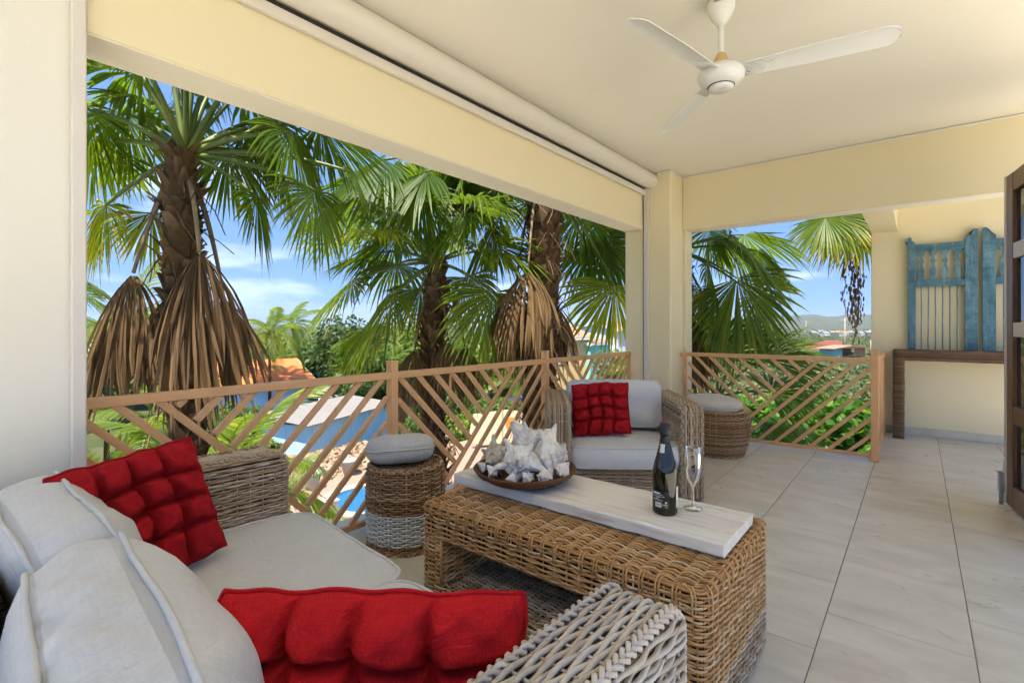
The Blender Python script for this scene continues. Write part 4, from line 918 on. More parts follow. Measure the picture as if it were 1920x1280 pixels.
# stony bank along the back of the terrace
ba = [np.array(at(q, 0, d)[:2]) for q, d in ((430, 15.5), (560, 16.8), (660, 18.6), (760, 19.6), (850, 20.2))]
g = G(); rows = []
for i in range(len(ba) - 1):
    for t in np.linspace(0, 1, 9)[:(9 if i == len(ba) - 2 else 8)]:
        p_ = ba[i] * (1 - t) + ba[i + 1] * t; dn = nrm(p_); rows.append([np.r_[p_ + dn * o, z] for o, z in ((0, -4.25), (.5, -4.1), (1.4, -3.92), (2.2, -3.78), (3.0, -3.85), (3.4, -5.5))])
V = np.array(rows); V[:, 1:5] += rng.standard_normal(V[:, 1:5].shape) * .07
bank = g.grid(V).build('bank', 'stone', None, True); tag(bank, kind='structure')
g = G(); ico = np.array([(0, 0, 1), (.89, 0, .45), (.28, .85, .45), (-.72, .53, .45), (-.72, -.53, .45), (.28, -.85, .45), (.72, .53, -.45), (-.28, .85, -.45), (-.89, 0, -.45), (-.28, -.85, -.45), (.72, -.53, -.45), (0, 0, -1)])
it = [(0, 1, 2), (0, 2, 3), (0, 3, 4), (0, 4, 5), (0, 5, 1), (1, 6, 2), (2, 7, 3), (3, 8, 4), (4, 9, 5), (5, 10, 1), (2, 6, 7), (3, 7, 8), (4, 8, 9), (5, 9, 10), (1, 10, 6), (11, 7, 6), (11, 8, 7), (11, 9, 8), (11, 10, 9), (11, 6, 10)]
for k in range(2200):
    i = rng.integers(0, len(V) - 1); j = rng.random() ** 1.0 * 3.6; j0 = int(j); f = j - j0; a = rng.random()
    p_ = (V[i, j0] * (1 - f) + V[i, j0 + 1] * f) * (1 - a) + (V[i + 1, j0] * (1 - f) + V[i + 1, j0 + 1] * f) * a
    s_ = .05 + .13 * rng.random() ** 2; g.add(ico * (1 + .22 * rng.standard_normal((12, 1))) * s_ * np.array([1.2, 1, .75]) + p_ + np.array([0, 0, .02]), None, it)
mst = N('stones'); mst.col(mst.ramp(rnd_attr(mst), [(0, (.15, .085, .045, 1)), (.35, (.28, .18, .10, 1)), (.7, (.36, .26, .165, 1)), (1, (.27, .235, .20, 1))])); mst.rough(.9, .2); M['stones'] = mst.m
o = g.build('rubble_stones', 'stones'); tag(o, 'tan rubble stones covering the bank below the blue container', 'stones', kind='stuff')

# ------------------------------------------------------------------ foliage
def fan_blade(g, H, D, Nn, Rr, A, n=38, droop=.35, cup=.10, base=.4, tip=.25, split=.68, seed=0, dead=False):
    split = .78 if dead else split; r_ = np.random.default_rng(seed); D = nrm(D); S = nrm(np.cross(D, Nn)); Nn = np.cross(S, D)
    ss = np.array([.03, .16, .30, .42, .52, .63, .75, .88, 1.0]); an = np.linspace(-A, A, n) + r_.standard_normal(n) * (.05 if dead else .02); de = A / n * 1.0
    a = an[:, None]; Ls = Rr * (.60 + .40 * np.cos(an * .55)) * (1 + .05 * r_.standard_normal(n)); 
    if dead: Ls = Rr * (.75 + .25 * np.cos(an)) * (1 + .15 * r_.standard_normal(n))
    dirv = np.cos(a) * D + np.sin(a) * S; tang = -np.sin(a) * D + np.cos(a) * S
    w_ = np.where(ss < split, ss, split * np.clip(1 - ((ss - split) / (1 - split)) ** 1.25, .02, 1))[None] * Ls[:, None] * math.tan(de) * (1.04 if not dead else 1.9)
    drp = droop * (1 + .5 * r_.standard_normal(n)) * Ls
    ctr = H + dirv[:, None] * (ss[None] * Ls[:, None])[..., None] - Nn * (cup * (np.sin(an) ** 2)[:, None] * (ss[None] * Ls[:, None]))[..., None]
    ctr[..., 2] -= np.abs(drp)[:, None] * np.clip(ss - .38, 0, 1)[None] ** 2 * 1.6
    sway = r_.standard_normal((n, 1, 3)) * .05 * Rr; ctr = ctr + sway * (np.clip(ss - .5, 0, 1) ** 2)[None, :, None] * 2
    fold = .55 if not dead else .9
    if dead:   # a dry frond: its segments spread, then hang
        W = Rr * math.tan(A) * .45; sp_ = (1 - np.exp(-2.8 * ss)) / (1 - math.exp(-2.8)); lat = np.sin(an) / math.sin(A) * W
        ctr = H + D * (ss[None] * Ls[:, None])[..., None] + S * (lat[:, None] * sp_[None])[..., None] + Nn * (W * .55 * np.cos(an / A * 1.5)[:, None] * sp_[None])[..., None] + sway * (ss ** 2)[None, :, None] * 1.4
        tang = np.broadcast_to(S, tang.shape) + .5 * Nn * r_.standard_normal((n, 1)); w_ = np.broadcast_to((np.where(ss < .75, .25 + ss, (1.0 - ss) * 4) * W / n * 3.0)[None], w_.shape)
    lft = ctr - tang[:, None] * w_[..., None]; rgt = ctr + tang[:, None] * w_[..., None]; mid = ctr + Nn * (w_ * fold)[..., None]
    V = np.stack([lft, mid, rgt], 2)   # n, s, 3, xyz
    ns = len(ss); I, J, K = np.meshgrid(np.arange(n), np.arange(ns - 1), np.arange(2), indexing='ij'); f = lambda j, k: I * ns * 3 + j * 3 + k
    Q = np.stack([f(J, K), f(J, K + 1), f(J + 1, K + 1), f(J + 1, K)], -1).reshape(-1, 4)
    rn = np.clip(base + .12 * r_.standard_normal(n)[:, None, None] + tip * (ss ** 3)[None, :, None] * (1 + .6 * r_.standard_normal(n))[:, None, None] + np.zeros((n, ns, 3)), 0, 1)
    g.add(V, Q, None, rn.reshape(-1)); return V
def blocked(V):
    V = V.reshape(-1, 3); x, y, z = V[:, 0], V[:, 1], V[:, 2]
    return bool(np.any((x > -2.60) & (y < 5.74) & (z > -4)) or np.any((x > -.55) & (y < 7.25) & (z > -4) & (z < 3.2)))
palm_seed = [100]
def frond(root, heart, H, D, Rr, A=1.75, dead=False, base=None, tip=None, droop=.30, cup=.12, Nn=None, sag=.12, n=46, pet=.013):
    palm_seed[0] += 1; sd = palm_seed[0]; heart, H, D = np.asarray(heart, float), np.asarray(H, float), nrm(D); r_ = np.random.default_rng(sd)
    if Nn is None:
        out = H - heart; out[2] = 0; out = nrm(out + 1e-4); Nn = nrm(out * max(0, -D[2]) * 1.2 + np.array([0, 0, 1]) * (1 - max(0, -D[2]) * .8) + .15 * r_.standard_normal(3))
    for tr in range(5):
        g = G(); V = fan_blade(g, H, D, Nn, Rr, A, n, droop, cup, (.40 + .10 * r_.standard_normal()) if base is None else base, (.18 if not dead else .1) if tip is None else tip, seed=sd, dead=dead)
        if not blocked(V): break
        Rr *= .85
    else: return None
    off = root.location; off = np.array(off)
    o = G(); o.v = [v - off for v in g.v]; o.q = g.q; o.t = g.t; o.r = g.r; o.uv = g.uv; o.n = g.n
    fr = o.build('frond', 'fan_dead' if dead else 'fan_green', root, False)
    t = np.linspace(0, 1, 12)[:, None]; up = np.array([0, 0, 1.0]); ln = np.linalg.norm(H - heart)
    mid = (heart + H) / 2 + up * sag * ln * (1 if not dead else 1.6); P = (1 - t) ** 2 * heart + 2 * t * (1 - t) * mid + t * t * H
    if not blocked(P):
        pg = G(); pg.tubes(P - off, nrm(np.cross(D, (0.3, .2, .9))), np.linspace(pet * 1.7, pet * .8, 12), 6); pg.build('petiole', 'petiole_dead' if dead else 'petiole', fr, True)
    if dead: fr['label'] = 'dry brown hanging frond'
    return fr
def palm(x, y, heart_z, r0, r1, label, z0=-4.3, group='fan palms beyond the railing', boots_from=-1.5, lean=(0, 0)):
    root = empty('fan_palm', (x, y, z0)); tag(root, label, 'palm tree', group); H = heart_z - z0
    z = np.linspace(0, H, 60); r = np.interp(z, [0, H * .15, H * .75, H - .35, H], [r0 * 1.25, r0, r1, r1 * 1.05, r1 * .5]) * (1 + .05 * np.sin(z * 23)); 
    cx_ = lean[0] * (1 - z / H) + .03 * np.sin(z * 1.7 + x); cy_ = lean[1] * (1 - z / H) + .03 * np.cos(z * 1.3 + y)
    th = np.arange(22) * 2 * PI / 22; V = np.stack([cx_[:, None] + r[:, None] * np.cos(th), cy_[:, None] + r[:, None] * np.sin(th), np.broadcast_to(z[:, None], (60, 22))], -1) + rng.standard_normal((60, 22, 3)) * .012
    tr = G().grid(V, False, True).build('trunk', 'bark', root, True); g = G()
    zz = boots_from - z0; k = 0
    while zz < H - .05:
        a = k * 2.39996 + .3 * rng.standard_normal(); rr_ = np.interp(zz, z, r); c = np.array([np.interp(zz, z, cx_), np.interp(zz, z, cy_), zz]); o_ = np.array([math.cos(a), math.sin(a), 0]); t_ = np.array([-math.sin(a), math.cos(a), 0])
        ln = .09 + .10 * rng.random(); w_ = .035 + .03 * rng.random(); fl_ = .15 + .55 * rng.random(); rowsv = []
        for s in (0, .35, .7, 1.0):
            b = c + o_ * (rr_ - .01 + ln * fl_ * s ** 1.5) + np.array([0, 0, ln * s * (1 - .35 * fl_ * s)]) ; ww = w_ * (1.1 - .75 * s) * (1 + .2 * rng.standard_normal()); rowsv.append([b - t_ * ww, b + o_ * .022 * (1 - s * .5), b + t_ * ww])
        g.grid(np.array(rowsv), rnd=np.clip(.25 + .25 * rng.random() + np.repeat(np.array([0, .1, .25, .45]), 3).reshape(4, 3) * rng.random() * 1.3, 0, 1)); zz += .0052; k += 1
        if k % 5 == 0:   # loose fibre
            L_ = .15 + .25 * rng.random(); d_ = nrm(o_ * (.3 + .4 * rng.random()) + t_ * rng.standard_normal() * .5 + np.array([0, 0, -.8])); p0 = c + o_ * rr_; g.tubes(np.array([p0, p0 + d_ * L_ * .5 + o_ * .03, p0 + d_ * L_]), o_ + .01, .0035, 4)
    g.build('leaf_bases', 'boots', tr, False, 'stuff'); root['_heart'] = (x, y, heart_z); return root
def dirv(dx, dy, dz=0): return nrm(RT * dx + np.array([0, 0, -dy]) + FW * dz)
def crown(root, n, el0=75, el1=-25, pl=(.55, .85), Rr=(.5, .75), az0=0, top=True):
    h = np.array(root['_heart'])
    for k in range(n):
        az_ = az0 + k * 2.39996; el = R(el0 + (el1 - el0) * (k / max(1, n - 1)) ** .9); l_ = pl[0] + (pl[1] - pl[0]) * rng.random()
        d = np.array([math.cos(az_) * math.cos(el), math.sin(az_) * math.cos(el), math.sin(el)]); H = h + d * l_ + np.array([0, 0, -.10 * (1 - math.sin(el))])
        D = nrm(d * np.array([1, 1, .6]) + np.array([0, 0, -.45 * math.cos(el)])); frond(root, h, H, D, Rr[0] + (Rr[1] - Rr[0]) * rng.random(), 1.9, droop=.35 + .3 * rng.random(), cup=.15)
def placed(root, lst, dead=False):
    h = np.array(root['_heart'])
    for px, py, d, dx, dy, dz, Rr, *kw in lst:
        kw = kw[0] if kw else {}; frond(root, h + (np.array([0, 0, -.12]) if dead else 0), at(px, py, d), dirv(dx, dy, dz), Rr, dead=dead, **({'A': .62, 'droop': .15, 'cup': .5, 'sag': .25, 'n': 58, 'Nn': nrm(-FW + .4 * RT * dx + np.array([0, 0, .05]))} | kw if dead else kw))
h1 = at(348, 292, 3.15); pa = palm(h1[0], h1[1], h1[2], .105, .075, 'nearest fan palm with two hanging dry fronds left of the orange roof')
placed(pa, [(198, 385, 3.0, -.25, 1, .1, .42, {'base': .78, 'tip': .4}), (482, 368, 3.15, .1, 1, .1, .38, {'base': .5}), (592, 358, 3.1, .12, 1, .0, .44, {'base': .42}), (548, 250, 3.1, .3, 1, .1, .50), (430, 280, 3.6, .15, 1, .4, .48),
            (165, 205, 3.1, -.2, 1, .0, .5, {'base': .55}), (235, 215, 3.5, -.1, 1, .3, .48), (250, 120, 3.2, -.3, -.6, .3, .55), (400, 105, 3.3, .3, -.8, .2, .6), (330, 90, 3.5, 0, -1, .4, .6), (460, 170, 3.5, .6, -.2, .4, .55), (190, 270, 3.4, -.8, .5, .3, .5), (285, 400, 3.5, -.2, 1, .4, .36, {'base': .75}), (640, 290, 3.0, .5, .8, 0, .52, {'base': .3}), (690, 235, 3.2, .8, .3, .2, .6, {'base': .35}), (665, 325, 3.2, .35, .95, .1, .46, {'base': .3}), (520, 300, 3.4, .2, 1, .2, .42, {'base': .35}), (600, 230, 3.5, .6, .5, .3, .6), (720, 320, 3.4, .7, .7, .2, .45, {'base': .4}), (465, 240, 3.3, .35, .8, .2, .5)])
placed(pa, [(250, 512, 3.0, -.05, 1, 0, .70, {'A': .62}), (374, 474, 2.92, .10, 1, -.05, .84, {'A': .60}), (310, 560, 3.3, .0, 1, .1, .62), (420, 560, 3.35, .05, 1, .1, .6)], True)
crown(pa, 9, 85, 40, (.5, .7), (.5, .65), 1.2)
h2 = at(818, 492, 5.2); pb = palm(h2[0], h2[1], h2[2], .13, .10, 'middle fan palm with spiky green crown behind the railing post')
placed(pb, [(660, 528, 5.2, -.75, .75, 0, .66, {'base': .5}), (737, 552, 5.0, -.6, .9, 0, .82, {'base': .58}), (925, 548, 4.9, -.05, 1, 0, .78, {'base': .5}), (880, 520, 5.5, .3, 1, .2, .6), (745, 440, 5.3, -.7, .5, .2, .7), (700, 475, 5.7, -1, .3, .3, .6), (770, 395, 5.4, -.5, -.6, .3, .65), (830, 375, 5.3, .1, -1, .2, .7), (890, 400, 5.2, .6, -.4, .2, .65), (920, 455, 5.3, .9, .2, .2, .6), (860, 350, 5.0, .4, -1, 0, .6), (790, 540, 5.6, -.2, 1, .4, .55), (680, 620, 5.5, -.3, 1, .3, .55, {'base': .7}), (700, 340, 5.2, -.6, .3, .1, .75, {'base': .3}), (755, 305, 5.2, -.4, .5, .1, .75, {'base': .3}), (840, 320, 5.4, .2, .6, .2, .75, {'base': .33}), (900, 335, 5.5, .6, .6, .2, .7, {'base': .3}), (650, 400, 5.6, -.8, .6, .2, .7, {'base': .4}), (790, 360, 5.0, -.2, 1, 0, .6, {'base': .35})])
placed(pb, [(778, 655, 5.1, -.12, 1, 0, .62), (872, 650, 5.4, .05, 1, 0, .58), (840, 640, 5.0, 0, 1, 0, .5)], True)
crown(pb, 10, 85, 10, (.55, .8), (.5, .65), .4)
h3 = at(1012, 318, 5.35); pd = palm(h3[0], h3[1], h3[2], .165, .150, 'thick fan palm trunk with two dry fronds beside the armchair', lean=(.0, .12))
placed(pd, [(1131, 448, 6.6, .45, .9, .1, .85, {'base': .42}), (1152, 535, 6.5, -.15, 1, .0, .85, {'base': .66, 'Nn': nrm(-FW + np.array([0, 0, .3]))}), (1090, 395, 6.5, .5, .8, .3, .8), (1140, 400, 6.8, .4, .9, .2, .8, {'base': .35}), (1100, 470, 6.8, .2, 1, .2, .7, {'base': .4}), (925, 425, 5.2, -.5, .9, .1, .68), (868, 400, 4.9, -.7, .75, .0, .72, {'base': .3}), (800, 322, 4.6, -.85, .55, 0, .75, {'base': .28}), (720, 300, 4.2, -.8, .6, 0, .75, {'base': .25}), (930, 350, 5.2, -.5, .7, .2, .6), (880, 330, 5.6, -.9, .3, .4, .6), (1070, 330, 6.2, .5, -.2, .4, .7), (1120, 355, 6.6, .8, .4, .4, .7)])
placed(pd, [(990, 508, 4.95, -.10, 1, 0, .86, {'A': .7}), (1050, 455, 5.0, .10, 1, 0, .80), (1030, 560, 5.6, .1, 1, .1, .75), (960, 600, 5.5, -.05, 1, .1, .6)], True)
crown(pd, 12, 85, 0, (.6, .9), (.55, .75), .9)
h4 = at(1268, 470, 7.2); pe = palm(h4[0], h4[1], h4[2], .19, .16, 'fan palm hidden behind the corner column with fronds above the far railing')
placed(pe, [(1365, 448, 7.0, .65, .8, -.1, 1.15, {'base': .45}), (1382, 522, 6.8, .35, 1, -.1, 1.10, {'base': .66, 'A': 1.6, 'Nn': nrm(-FW + np.array([0, 0, .3]))}), (1395, 440, 7.3, .8, .3, .1, .95, {'base': .4}), (1330, 500, 7.1, .2, 1, 0, .9, {'base': .38}), (1330, 430, 7.4, .3, .7, .3, .7), (1420, 470, 7.2, .8, .9, .1, .7, {'base': .4}), (1310, 540, 7.3, .1, 1, .2, .7), (1300, 400, 7.2, .2, -.3, .1, .7), (1345, 610, 6.9, .25, .9, -.05, .70, {'base': .4}), (1420, 560, 7.3, .5, 1, .1, .6)])
placed(pe, [(1300, 600, 7.0, .05, 1, 0, .85), (1290, 640, 7.2, 0, 1, 0, .8)], True)
h4b = at(1345, 745, 7.4); pf = palm(h4b[0], h4b[1], h4b[2], .15, .12, 'short young fan palm just outside the far railing', boots_from=-1)
placed(pf, [(1345, 668, 7.3, .05, -1, 0, .85, {'base': .3}), (1428, 672, 7.2, .95, -.45, 0, .95, {'base': .28, 'A': 1.3, 'Nn': nrm((.1, -.7, .7))}), (1445, 735, 7.0, 1, -.15, 0, .75, {'base': .4, 'Nn': nrm((.1, -.6, .8))}), (1420, 790, 7.1, 1, .15, 0, .72, {'base': .35}), (1300, 700, 7.4, -.4, -.9, .1, .6), (1390, 640, 7.6, .5, -.9, .2, .62), (1470, 800, 7.5, 1, .1, .1, .7), (1380, 830, 6.9, .6, .5, -.2, .55)])
h5 = at(1592, 318, 8.0); pg_ = palm(h5[0], h5[1], h5[2], .17, .14, 'fan palm above the cross beam with yellowed drooping fronds') if False else None
p5 = empty('fan_palm', tuple(at(1660, 300, 9.2))); p5['_heart'] = tuple(at(1660, 300, 9.2)); tag(p5, 'fan palm at the top right with yellowed drooping fronds and seed strands', 'palm tree', 'fan palms beyond the railing')
h5 = np.array(p5['_heart'])
trz = np.linspace(0, 1, 24)[:, None]; P = h5 - p5.location + trz * np.array([.3, .2, -8.2 + 0]); g = G(); g.tubes(P, (1, 0, 0), .16, 14); g.build('trunk', 'bark', p5, True)
placed(p5, [(1548, 408, 8.6, -.55, .8, 0, .80, {'base': .55, 'tip': .4}), (1575, 405, 8.4, -.25, 1, 0, .85, {'base': .62, 'tip': .5}), (1612, 418, 8.3, .05, 1, 0, .80, {'base': .8, 'tip': .2}), (1590, 390, 8.8, -.3, .9, .1, .8, {'base': .45}), (1640, 400, 8.5, .2, 1, 0, .8, {'base': .7})])
for k, (px_, y0, y1) in enumerate(((1583, 470, 590), (1601, 470, 640), (1607, 480, 615), (1596, 470, 605), (1612, 500, 600))):
    g = G(); n_ = 26; P = np.array([at(px_ + 3 * math.sin(i * .6 + k), y0 + (y1 - y0) * i / (n_ - 1), 8.4) for i in range(n_)]) - np.array(p5.location); g.tubes(P, (1, 0, 0), .006, 4, rnd=.2)
    for i in range(4, n_):
        for q in range(2 if k else 1): s_ = .007 + .010 * rng.random(); g.add(ico * s_ * np.array([1, 1, 3.4]) + P[i] + rng.standard_normal(3) * .03, None, it, rnd=.05 + .3 * rng.random())
    g.build('seed_strand', 'boots', p5, False)

def leaf_cloud(g, c, rad, n, size, asp=.5, flat=.0, seed=0, round_=False, shell=.55):
    """n leaf faces spread through an ellipsoid, denser to its outside"""
    r_ = np.random.default_rng(seed); d = nrm(r_.standard_normal((n, 3))); rr_ = shell + (1 - shell) * r_.random((n, 1)) ** .6; P = np.asarray(c) + d * rr_ * np.asarray(rad)
    nn = nrm(d * .7 + np.array([0, 0, .5]) + .7 * r_.standard_normal((n, 3))); t = nrm(np.cross(nn, r_.standard_normal((n, 3)))); b = np.cross(nn, t); s = size * (.6 + .8 * r_.random((n, 1)))
    if round_:
        an = np.arange(6) * PI / 3; V = P[:, None] + s[:, None] * (np.cos(an)[None, :, None] * t[:, None] + np.sin(an)[None, :, None] * b[:, None] * .9) + nn[:, None] * s[:, None] * (.15 * np.cos(2 * an))[None, :, None]
        i0 = np.arange(n)[:, None] * 6; Q = np.concatenate([i0 + np.array([[0, 1, 2, 3]]), i0 + np.array([[0, 3, 4, 5]])])
        g.add(V, Q, None, np.repeat(r_.random(n), 6))
    else:
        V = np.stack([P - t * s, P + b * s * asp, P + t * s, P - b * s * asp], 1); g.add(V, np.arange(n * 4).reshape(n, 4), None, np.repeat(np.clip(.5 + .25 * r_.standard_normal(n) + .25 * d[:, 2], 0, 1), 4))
def tree(loc, h, cr, label, mat='tree_green', nl=5000, size=.16, seed=0, name='tree', group='trees below the balcony', trunk_r=.16, cat='tree', lobes=9, flat=.8):
    r_ = np.random.default_rng(seed + 500); root = empty(name, loc); tag(root, label, cat, group); g = G(); tg = G(); top = np.array([0, 0, h - cr * flat])
    tg.tubes(np.array([(0, 0, -.2), (.05 * h * .3, 0, h * .25), tuple(top * .7)]), (1, 0, 0), np.array([trunk_r * 1.2, trunk_r, trunk_r * .6]), 8)
    for k in range(lobes):
        d = nrm(r_.standard_normal(3) * np.array([1, 1, .6])); c = top + d * cr * np.array([.62, .62, .5]) * (.5 + .5 * r_.random()); lr = cr * (.32 + .25 * r_.random())
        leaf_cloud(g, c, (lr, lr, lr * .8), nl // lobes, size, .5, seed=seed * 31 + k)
        tg.tubes(np.array([top * .6, (top * .6 + c) / 2 + np.array([0, 0, .1]), c]), (1, 0, .1), np.array([trunk_r * .5, trunk_r * .3, trunk_r * .1]), 6)
    tg.build('trunk', 'bark', root, True); g.build('crown', mat, root, False); return root
def pinnate(Ln, nl, drp, leafl, seed, w_=.018):
    """feather frond along +x, arching down"""
    r_ = np.random.default_rng(seed); g = G(); t = np.linspace(0, 1, 20); P = np.stack([Ln * (t - .12 * t ** 3), .02 * Ln * np.sin(t * 3), Ln * (.35 * t - drp * t ** 2.2)], -1)
    g.tubes(P, (0, 1, 0), np.linspace(.02, .004, 20) * Ln / 2, 5, rnd=.8)
    for k in range(nl):
        s = .12 + .86 * k / nl; p_ = np.array([np.interp(s, t, P[:, i]) for i in range(3)]); tn = nrm(np.array([np.interp(min(1, s + .03), t, P[:, i]) - np.interp(s - .03, t, P[:, i]) for i in range(3)]))
        for sd in (-1, 1):
            l_ = leafl * math.sin(PI * min(1, .18 + s * .82)) ** .6 * (.85 + .3 * r_.random()); d = nrm(tn * .75 + np.array([0, sd, 0]) * .8 + np.array([0, 0, .12])); dn = np.array([0, 0, -1])
            q = [p_, p_ + d * l_ * .45 + dn * l_ * .06, p_ + d * l_ * .8 + dn * l_ * .28, p_ + d * l_ + dn * l_ * .5]; wv = np.array([.4, 1, .7, .05]) * w_ * Ln / 2; sdv = nrm(np.cross(d, (0, 0, 1)))
            g.grid(np.array([[a - sdv * b, a + sdv * b] for a, b in zip(q, wv)]), rnd=np.clip(.45 + .22 * r_.standard_normal(), 0, 1))
    return g
def feather_palm(loc, h, n, Ln, label, name='coconut_palm', mat='coco_green', group='feather palms beyond the railing', el=(80, -20), stems=1, seed=1, protos={}):
    r_ = np.random.default_rng(seed); root = empty(name, loc); tag(root, label, 'palm tree', group)
    for v in range(3):
        if (mat, Ln, v) not in protos: protos[(mat, Ln, v)] = pinnate(Ln, 34, .55 + .25 * v, Ln * .26, 70 + v)
    tg = G()
    for s in range(stems):
        b = r_.standard_normal(3) * (.25 if stems > 1 else 0); b[2] = 0; hh = h * (.7 + .4 * r_.random()) if stems > 1 else h; tp = b * 2.2 + np.array([0, 0, hh]); tg.tubes(np.array([b, (b + tp) / 2 + np.array([.06, 0, 0]), tp]), (1, 0, 0), np.array([.13, .09, .08]) * (1 if stems == 1 else .35), 8)
        for k in range(n // stems):
            key = (mat, Ln, k % 3)
            if not isinstance(protos[key], bpy.types.Object): o = protos[key] = protos[key].build('frond', mat, root, False)
            else: o = protos[key].copy(); C.objects.link(o); o.parent = root
            o.location = tp; e = el[0] + (el[1] - el[0]) * (k / max(1, n // stems - 1)); o.rotation_euler = (R(12 * r_.standard_normal()), R(-e + 20), k * 2.39996 + s); sc_ = .8 + .4 * r_.random(); o.scale = (sc_, sc_, sc_)
    tg.build('trunk', 'bark', root, True); return root
def gz(p): q = np.array(p, float); q[2] = terrain(q[0], q[1]); return q
# leafy things right outside the left part of the railing
for k, (px_, d, h_, lb) in enumerate(((175, 6.3, 4.5, 'feathery green palm clump low behind the left end of the railing'), (240, 5.6, 4.4, 'drooping feather palm clump in front of the nearest trunk'), (120, 8.5, 5.5, 'bright yellow-green feather palm at the left edge of the view'))):
    p_ = at(px_, 0, d); feather_palm((p_[0], p_[1], -4.2), h_, 18, 1.5 if k < 2 else 2.6, lb, 'feather_palm', 'coco_green', stems=3, seed=20 + k)
p_ = at(470, 0, 7.5); feather_palm((p_[0], p_[1], -4.2), 2.6, 15, 1.5, 'low feather palm right of the nearest trunk beside the blue house', 'feather_palm', 'coco_green', stems=3, seed=31)
# trees and palms further off
for k, (px_, d, ty, cr, mt_, lb) in enumerate((
    (520, 44, 625, 4.5, 'tree_lime', 'yellow-green leafy tree rising behind the orange roof'), (590, 40, 622, 4.2, 'tree_green', 'round green tree right behind the orange-roofed house'), (655, 37, 612, 4.6, 'tree_dark', 'dark green tree above the grey container roof'),
    (705, 33, 640, 3.6, 'tree_green', 'bushy green tree over the right end of the container'), (770, 42, 622, 4.5, 'tree_lime', 'pale green tree left of the middle palm trunk'), (890, 44, 630, 4.5, 'tree_green', 'green tree right of the middle palm trunk'),
    (960, 38, 650, 3.4, 'tree_lime', 'pale green tree behind the thick palm trunk'), (1020, 48, 640, 4.0, 'tree_green', 'green tree left of the yellow house'), (1150, 34, 655, 2.4, 'tree_lime', 'pale shrubby tree in front of the white building'), (420, 48, 628, 4.5, 'tree_green', 'green tree behind the dry hanging fronds'),
    (230, 40, 612, 4.5, 'tree_lime', 'pale green tree at the far left behind the palm clump'), (330, 45, 628, 4.5, 'tree_dark', 'dark tree behind the nearest palm trunk'), (150, 32, 620, 4.0, 'tree_green', 'green tree beside the left pillar'), (840, 30, 690, 2.6, 'tree_green', 'low green tree under the middle palm crown'), (640, 29.5, 690, 2.0, 'tree_dark', 'dark bush at the container roof beside the blue house'), (455, 25, 742, 1.9, 'tree_green', 'leafy bush left of the blue container'), (480, 19, 800, 1.1, 'tree_lime', 'small bright bush at the left foot of the container'), (790, 24, 770, 1.5, 'tree_green', 'rounded bush right of the stony bank'), (850, 26, 760, 1.7, 'tree_lime', 'pale bush behind the left end of the cream board'), (1040, 24, 770, 1.6, 'tree_green', 'green bush right of the cream board'), (930, 27, 735, 1.8, 'tree_green', 'green bush behind the cream board'))):
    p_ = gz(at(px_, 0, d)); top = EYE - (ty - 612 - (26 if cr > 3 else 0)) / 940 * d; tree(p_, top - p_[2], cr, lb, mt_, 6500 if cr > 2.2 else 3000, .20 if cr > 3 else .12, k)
for k, (px_, d, ty, lb) in enumerate(((505, 30, 600, 'coconut palm standing over the left of the orange roof'), (550, 42, 592, 'coconut palm on the skyline right of the dry fronds'), (985, 30, 690, 'small coconut palm between the middle and the thick palm'), (200, 24, 600, 'coconut palm at the far left behind the dry fronds'), (735, 34, 660, 'small coconut palm behind the railing post'))):
    p_ = gz(at(px_, 0, d)); top = EYE - (ty - 612) / 940 * d; feather_palm(p_, top - p_[2] - .8, 16, 2.6, lb, seed=50 + k)
# shrubs under the far railing
for k, (px_, py_, d, r_, mt_, lb) in enumerate(((1430, 790, 8.6, 1.0, 'shrub_green', 'round-leaved green shrub low behind the middle of the far railing'), (1560, 780, 9.0, 1.05, 'shrub_green', 'round-leaved green shrub behind the right end of the far railing'), (1350, 800, 9.5, 1.1, 'shrub_green', 'round-leaved shrub behind the left end of the far railing'), (1500, 745, 11.0, 1.0, 'tree_lime', 'pale small-leaved shrub beyond the round-leaved shrubs'), (1610, 830, 8.0, .7, 'shrub_green', 'low shrub at the foot of the far railing post'))):
    c = at(px_, py_, d); root = empty('shrub', (c[0], c[1], GZ)); tag(root, lb, 'shrub', 'shrubs below the far railing'); g = G(); H_ = c[2] - GZ
    for q in range(9):
        cc = np.array([0, 0, H_ - .55]) + rng.standard_normal(3) * np.array([.55, .55, .30]) * r_; leaf_cloud(g, cc, (.5 * r_, .5 * r_, .4 * r_), 420, .065 if mt_ == 'shrub_green' else .06, .5, seed=900 + k * 11 + q, round_=(mt_ == 'shrub_green'), shell=.4)
    for q in range(3): leaf_cloud(g, (0, 0, H_ - 1.2 - q * .7), (.9 * r_, .9 * r_, .6), 350, .07, .5, seed=990 + k * 7 + q, round_=True, shell=.4)
    g.build('crown', mt_, root, False); tg = G()
    for q in range(5): tg.tubes(np.array([(.1 * q - .2, .05, 0), (.15 * q - .3, .1, H_ * .5), (.3 * q - .6, .1 * q - .2, H_ - .6)]), (1, 0, 0), np.array([.05, .04, .015]), 6)
    tg.build('stem', 'bark', root, True)
ld = G().box((-2.0, 5.66, -.45), (-.47, 5.95, -.06), bev=.01).build('ledge', 'white_wash'); tag(ld, 'white ledge outside the far railing', 'ledge')

# ------------------------------------------------------------------ neighbours' houses and yards
def basis(p0, p1):
    p0, p1 = np.array(p0[:2]), np.array(p1[:2]); u = nrm(p1 - p0); return p0, u, np.linalg.norm(p1 - p0), np.array([-u[1], u[0]])
